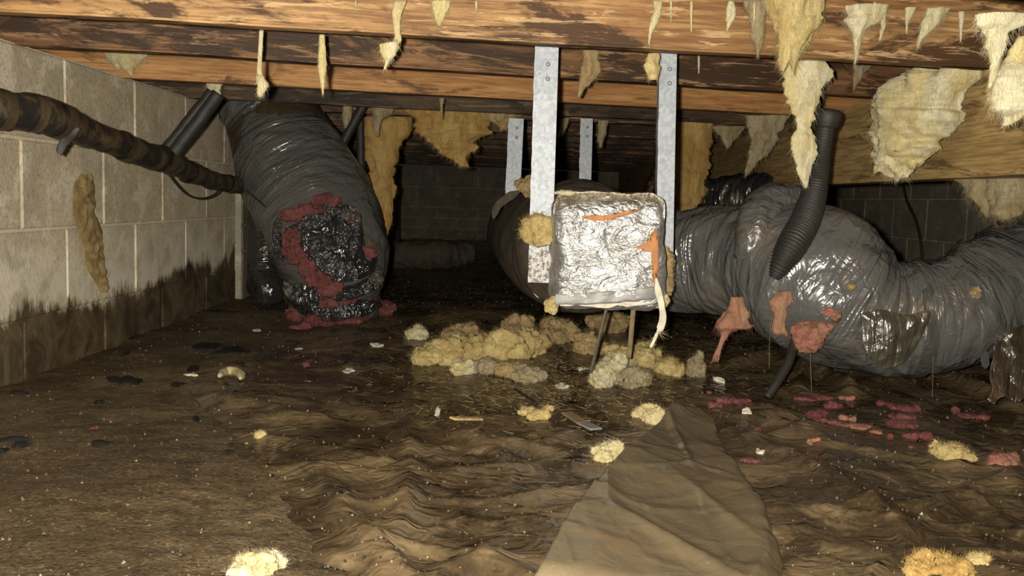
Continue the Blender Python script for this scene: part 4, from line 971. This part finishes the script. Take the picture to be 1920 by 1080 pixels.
# dark wrapped duct and draped film at the right edge
root = empty('draped_film', G(1905, 740))
V = []; Fc = []; uv = []; n1, n2 = 50, 60
for i in range(n1):
    t = i / (n1 - 1)
    for j in range(n2):
        s = j / (n2 - 1)
        px = 1876 - 26 * t + 16 * noise.noise(Vector((t * 4, 0, 3))) * (1 - s) + s * 130; py = 585 + t * (165 + 14 * noise.noise(Vector((s * 6, 1, 0)))) - s * 80 * (1 - t)
        Y = 2.0 - 0.10 * t + 0.03 * s
        q = P(px, py, Y); q.y += 0.022 * noise.noise(Vector((q.x * 25, 0, q.z * 7))) + 0.008 * noise.noise(q * 40); V.append(q); uv.append((s * 0.2, t))
for i in range(n1 - 1):
    for j in range(n2 - 1):
        a = i * n2 + j; Fc.append((a, a + 1, a + 1 + n2, a + n2))
dr = mk('film', V, Fc, m_plastic('film_brown', (0.045, 0.034, 0.021), 0.25, 1.2, (0.16, 0.09, 0.04), 0.6), None, True, uv); sm = dr.modifiers.new('t', 'SOLIDIFY'); sm.thickness = 0.003
adopt(root, [dr]); tag(root, 'brown muddy plastic film draped down at the right edge', 'plastic film')

# ------------------------------------------------------------------ fallen insulation on the ground
clump('fan-shaped yellow slab of insulation at the left front of the big heap', [(830, 668, 46, 20), (862, 660, 30, 24), (800, 672, 26, 10), (815, 655, 26, 14)], YEL, 4, 1.2, 260, name='insulation_clump')
clump('broad bright yellow clump in the middle of the big heap', [(945, 655, 44, 26), (975, 650, 38, 26), (910, 662, 30, 20), (1005, 648, 20, 16)], YEL, 4, 1.1, 320, name='insulation_clump')
clump('brownish ridge of matted wool along the back of the big heap', [(872, 632, 30, 20), (905, 622, 28, 17), (850, 640, 20, 14), (930, 628, 18, 16)], TAN, 4, 1.3, 260, name='insulation_clump')
clump('tall rounded tan peak at the back right of the big heap', [(978, 622, 28, 24), (990, 608, 20, 16), (962, 632, 22, 18)], TAN, 4, 1.2, 220, name='insulation_clump')
clump('pale crumbly lumps spilling from the front of the big heap', [(868, 692, 18, 14), (872, 712, 18, 10), (890, 700, 16, 13), (858, 705, 12, 8)], PALE, 4, 1.3, 170, name='insulation_clump')
clump('greyish wool tuft in the front middle of the big heap', [(910, 690, 20, 15), (925, 705, 20, 12), (900, 712, 14, 8)], GREYI, 4, 1.3, 170, name='insulation_clump')
clump('brown curled wool ball at the front right of the big heap', [(948, 696, 16, 14), (962, 690, 12, 10)], TAN, 4, 1.0, 120, name='insulation_clump')
clump('peaked tuft of tan insulation at the right end of the largest heap', [(1045, 625, 30, 22), (1064, 605, 22, 24), (1030, 635, 24, 14)], TAN, 4, 1.3, 220)
clump('small pale lump of wool at the left end of the largest heap', [(782, 628, 17, 14), (803, 634, 15, 11)], PALE, 4, 1.2, 80)
clump('brown wad of wool behind the leaning metal strip', [(1100, 648, 24, 18), (1122, 655, 18, 12)], TAN, 4, 1.3, 120)
clump('dim brown wool further back below the foil box', [(1140, 608, 34, 18), (1165, 620, 26, 16)], TAN, 4, 1.3, 100)
clump('domed yellow clump pierced by the thin stake', [(1190, 672, 40, 24), (1215, 668, 22, 18), (1165, 676, 20, 16)], YEL, 4, 1.1, 260)
clump('pale lumpy wool in front of the leaning metal strip', [(1148, 700, 26, 24), (1130, 712, 20, 18), (1160, 722, 18, 14), (1140, 728, 16, 10)], PALE, 4, 1.3, 220)
clump('greyish wool sagging in front of the stake clump', [(1195, 712, 26, 18), (1215, 722, 18, 12), (1180, 718, 16, 12), (1230, 700, 20, 13)], GREYI, 4, 1.3, 200)
clump('curled yellow tongue of insulation right of the stake heap', [(1255, 692, 24, 16), (1282, 702, 24, 17), (1302, 718, 20, 15)], YEL, 4, 1.0, 150)
clump('frayed grey wool at the tip of the curled yellow tongue', [(1305, 692, 14, 22), (1318, 706, 12, 16)], GREYI, 4, 1.3, 100)
clump('grey brown tuft in front of the largest heap', [(995, 708, 26, 14), (1018, 702, 16, 12)], GREYI, 4, 1.4, 110)
clump('flat yellow scrap lying on bare mud in the centre', [(990, 774, 16, 8), (1010, 780, 20, 9), (984, 768, 9, 6)], YEL, 4, 1.2, 70)
clump('small yellow pellet beside the flat yellow scrap', [(1028, 766, 10, 6)], YEL, 3, 1.0, 30)
clump('white frayed tuft beside the tan plastic fold', [(1215, 778, 22, 17), (1228, 785, 16, 14), (1200, 780, 12, 8)], PALE, 4, 1.3, 130)
clump('white and amber wool lump in the foreground by the tan fold', [(1158, 834, 24, 17), (1140, 848, 22, 14), (1130, 858, 14, 10)], PALE, 4, 1.2, 120)
clump('white yellow chunk of insulation at the bottom edge, left of centre', [(480, 1062, 34, 20), (465, 1074, 26, 14), (512, 1054, 20, 14)], PALE, 4, 1.2, 160)
clump('small yellow blob on the plastic at lower left', [(488, 816, 10, 9)], YEL, 3, 1.1, 40)
clump('yellow wool with two arms on the right foreground plastic', [(1788, 852, 30, 16), (1765, 848, 16, 12), (1815, 845, 18, 14), (1832, 838, 10, 12), (1752, 842, 8, 12)], YEL, 4, 1.3, 200)
clump('amber insulation spread along the bottom right edge', [(1750, 1058, 34, 18), (1790, 1068, 30, 16), (1720, 1070, 22, 12)], ORANGE, 4, 1.3, 160)
clump('small amber lump at the far bottom right', [(1835, 1052, 20, 12)], YEL, 4, 1.3, 60)
clump('pink clump at the right edge above the wrinkled foreground plastic', [(1880, 868, 22, 14), (1862, 876, 16, 10), (1898, 864, 10, 10)], PINKT, 4, 1.3, 100)
# the pale crescent on the earth
cr = [GZ(411, 712), GZ(420, 704), GZ(432, 701), GZ(445, 703), GZ(452, 710), GZ(450, 717)]
tag(sweep('insulation_scrap', [(q.x, q.y, q.z + 0.008, r) for q, r in zip(cr, (0.004, 0.009, 0.010, 0.010, 0.009, 0.003))], 40, 16, PALE, None, lambda s, th, p, r: 0.004 * noise.noise(p * 60)), 'pale crescent-shaped scrap on the earth left of centre', 'insulation')
PS = [(1375, 752, 22, 9, 'knobbly pink scrap in front of the curled yellow tongue'), (1350, 760, 14, 7, 'dull pink scrap beside the knobbly one'), (1440, 785, 9, 6, 'tiny pink speck left of the pink patches'), (1530, 748, 24, 7, 'upper of the two big pink patches under the hanging film'),
      (1560, 762, 16, 8, 'pink shred joining the two big pink patches'), (1535, 778, 18, 11, 'lower of the two big pink patches under the hanging film'), (1552, 792, 20, 7, 'flat pink tail below the two big patches'), (1588, 786, 12, 8, 'pink head of the long pale streak'),
      (1622, 801, 26, 5, 'long pale pink streak pointing right'), (1650, 812, 14, 5, 'pink end of the long pale streak'), (1663, 760, 13, 8, 'pink lump left of the wide pink patch'), (1705, 768, 24, 10, 'wide pink patch right of centre on the wet plastic'),
      (1690, 782, 18, 6, 'pink smear under the wide pink patch'), (1692, 798, 22, 7, 'middle pink strip of the right-hand group'), (1722, 818, 22, 8, 'lowest slanting pink strip of the right-hand group'), (1678, 818, 10, 10, 'upright pink nub left of the slanting strip'),
      (1700, 838, 10, 5, 'small pink flake above the yellow wool with arms'), (1800, 772, 10, 10, 'pink hook at the left end of the far right strip'), (1835, 782, 26, 7, 'long pink strip near the right edge'), (1412, 803, 11, 8, 'pink bit beside the tan plastic fold'),
      (1413, 822, 9, 7, 'orange pink bit just below another by the tan fold'), (1526, 826, 9, 8, 'pale pink tuft in the middle of the wet plastic'), (1415, 866, 16, 6, 'pink sliver at the foot of the tan plastic fold'), (1330, 737, 9, 4, 'pink tip under the curled yellow tongue'),
      (1588, 748, 10, 7, 'faint pink lump left of the pale triangular fold'), (574, 682, 10, 8, 'round pinkish lump alone on the dark plastic'), (174, 803, 8, 5, 'tiny pink speck on the bare earth at lower left'), (1890, 858, 12, 8, 'little pink lump on top of the right-edge pink clump')]
for x, y, rx, ry, lb in PS:
    sl = random.uniform(-0.15, 0.5); nn_ = 3 if rx < 12 else 5
    bl = [(x + (k / (nn_ - 1) * 2 - 1) * rx * 0.9, y + (k / (nn_ - 1) * 2 - 1) * rx * 0.35 * sl + random.uniform(-.3, .3) * ry, rx * random.uniform(0.30, 0.62), ry * random.uniform(0.45, 1.0)) for k in range(nn_)]
    clump(lb, bl, PINK if 'pale' not in lb and 'orange' not in lb else PINKT, 3, 1.4, 64, hz=0.7, name='insulation_scrap', group='pink scraps on the plastic')

# ------------------------------------------------------------------ black scraps and other litter
def scrap(label, px, py, rx, ry, ang=0.0, mat=SCRAP, h=0.007, name='plastic_scrap', cat='scrap', group='black scraps on the earth'):
    g = GZ(px, py); k = g.y / F_PX; a = rx * k; b = max(0.008, ry * k * g.y / CAM_H * 0.45)
    n = 13; V = []; Fc = []; sd = random.uniform(0, 99); h *= 0.55
    def pt(t, th, z):
        r = 1 + 0.9 * noise.noise(Vector((math.cos(th) * 1.7 + sd, math.sin(th) * 1.7, 0)))
        x, y = math.cos(th) * a * r * t, math.sin(th) * b * r * t
        X = g.x + x * math.cos(ang) - y * math.sin(ang); Y = g.y + x * math.sin(ang) + y * math.cos(ang)
        return Vector((X, Y, top_z(X, Y) + z + 0.006 * abs(noise.noise(Vector((X * 40, Y * 40, sd))))))
    V.append(pt(0, 0, h * 1.3))
    for t, z in ((0.4, h * 1.3), (0.75, h), (1.0, h * 0.6), (1.0, -0.003)):
        for j in range(n): V.append(pt(t, 2 * math.pi * j / n, z))
    for j in range(n): Fc.append((0, 1 + j, 1 + (j + 1) % n))
    for q in range(3):
        for j in range(n):
            c = 1 + q * n + j; d = 1 + q * n + (j + 1) % n; Fc.append((c, c + n, d + n, d))
    return tag(mk(name, V, Fc, mat, None, False), label, cat, group)
for a in [('long lens-shaped black scrap on the earth', 236, 715, 34, 10, -0.25), ('ragged black litter in front of the dark sheet, left part', 392, 650, 26, 14, 0.1), ('ragged black litter in front of the dark sheet, right part', 435, 658, 26, 12, -0.2),
          ('blue black lump with a white edge beside the crescent', 362, 692, 10, 9, 0.3), ('small brown black crumb left of the crescent', 335, 722, 10, 6, -0.4), ('black square-ended chip at lower left', 188, 833, 18, 9, -0.1), ('grey black chip near the left edge', 42, 836, 15, 9, 0.0),
          ('black nub cut by the left edge', -2, 850, 12, 8, 0.0), ('small dark crumb on the open earth', 186, 756, 9, 4, 0.0), ('dark oval crumb near the plastic edge', 368, 788, 6, 8, 0.4), ('thin dark twig-like scrap near the left wall', 38, 738, 18, 4, 0.2),
          ('dark strip at the foot of the wall, nearest', 92, 680, 30, 5, 0.7), ('dark strip at the foot of the wall, second', 150, 662, 24, 8, 0.8), ('dark strip at the foot of the wall, third', 185, 650, 14, 4, 0.8), ('dark strip at the foot of the wall, fourth', 238, 634, 32, 5, 0.9),
          ('dark crumb at the foot of the wall, farthest', 313, 600, 8, 5, 0.8), ('black stick lying on the earth before the left duct', 415, 585, 32, 3, 0.0), ('dark brown crumb in the middle of the earth', 235, 665, 6, 5, 0.0), ('long thin dark splinter at the left edge', 20, 826, 30, 2.5, 0.0), ('dark crumb at the plastic edge in the foreground', 430, 850, 9, 4, 0.0)]:
    scrap(*a)
scrap('white flake under the blue black lump', 360, 703, 14, 4, 0.2, PAPER, 0.004, 'paper_flake', 'scrap', 'pale flakes on the ground')
for x, y, rx, ry, lb in [(1052, 726, 12, 6, 'white oval flake in front of the grey brown tuft'), (706, 648, 12, 4, 'faint pale flake left of the largest heap'), (1348, 718, 10, 4, 'small white flake right of the frayed grey wool'), (1097, 695, 5, 12, 'white curl left of the stake heap'), (654, 690, 8, 6, 'white specks on the dark plastic left of centre'), (820, 772, 5, 9, 'white wisp on the plastic behind the long fold'), (1400, 775, 10, 5, 'shiny pale flake beside the pink bits'), (560, 655, 6, 3, 'pale chip behind the round pinkish lump'), (483, 620, 8, 4, 'pale crumb on the earth before the left duct'), (1425, 848, 8, 7, 'whitish crumb at the right foot of the tan fold')]:
    scrap(lb, x, y, rx, ry, random.uniform(-.5, .5), PAPER, 0.005, 'paper_flake', 'scrap', 'pale flakes on the ground')
def lath(label, a, b, wd, mat, name, cat):
    A = GZ(*a); B = GZ(*b); d = B - A; L = d.length
    me = boxmesh(name, L, wd, 0.004, 0.001); o = link(name, me, mat, None, False)
    o.location = (A + B) / 2 + Vector((0, 0, 0.012)); o.rotation_euler = Vector((1, 0, 0)).rotation_difference(d.normalized()).to_euler()
    return tag(o, label, cat)
lath('shiny silver foil strip lying in the mud', (1092, 805), (1118, 817), 0.026, DTAPE, 'foil_strip', 'foil strip')
lath('dull brown lath leading to the silver foil strip', (1062, 785), (1092, 805), 0.024, WOODS, 'wood_lath', 'lath')
lath('thin dark twig in front of the grey brown tuft', (965, 740), (1005, 766), 0.006, BLK, 'twig', 'twig')
lath('straw-coloured splinter behind the long plastic fold', (848, 797), (900, 797), 0.016, YEL, 'straw', 'straw')

# shed fibres scattered round the heaps
hr = []
for k in range(1500):
    px = random.gauss(1040, 130); py = random.gauss(712, 45)
    if py < 600 or py > 860: continue
    g = GZ(px, py); a = random.uniform(0, 6.28)
    hr.append((g + Vector((0, 0, 0.002)), Vector((math.cos(a), math.sin(a), random.uniform(0.0, 0.25))), random.uniform(0.008, 0.03)))
fl = hairs('shed_fibres', hr, TAN, None, 0.0007); tag(fl, 'shed glass wool fibres strewn over the mud around the heaps', 'insulation', kind='stuff')

# crumbs of soil, gravel and fibre dust nobody could count
V = []; Fc = []
for k in range(4200):
    y = 0.95 + 3.6 * random.random() ** 1.4; x = random.uniform(max(XL + 0.02, -0.62 * y), min(1.9, 0.62 * y))
    s = random.uniform(0.0012, 0.0038) * (0.6 + 0.25 * y); z = top_z(x, y); b = len(V)
    for q in range(3):
        a = q * 2.1 + random.random(); V.append((x + math.cos(a) * s * random.uniform(.6, 1.3), y + math.sin(a) * s * random.uniform(.6, 1.3), z - 0.001))
    V.append((x, y, z + s * random.uniform(.5, 1.1)))
    Fc += [(b, b + 1, b + 3), (b + 1, b + 2, b + 3), (b + 2, b, b + 3)]
tcr = NT('crumbs'); ccr = tcr.ramp(tcr.noise(tcr.coord('Position'), 60, 2), [(0.40, (0.03, 0.022, 0.014)), (0.54, (0.12, 0.09, 0.05)), (0.72, (0.34, 0.27, 0.17))])
tag(mk('soil_crumbs', V, Fc, tcr.fin(ccr, 0.8), None, False), 'scattered crumbs of soil and fibre dust over the ground', 'debris', kind='stuff')

settle_lumps()
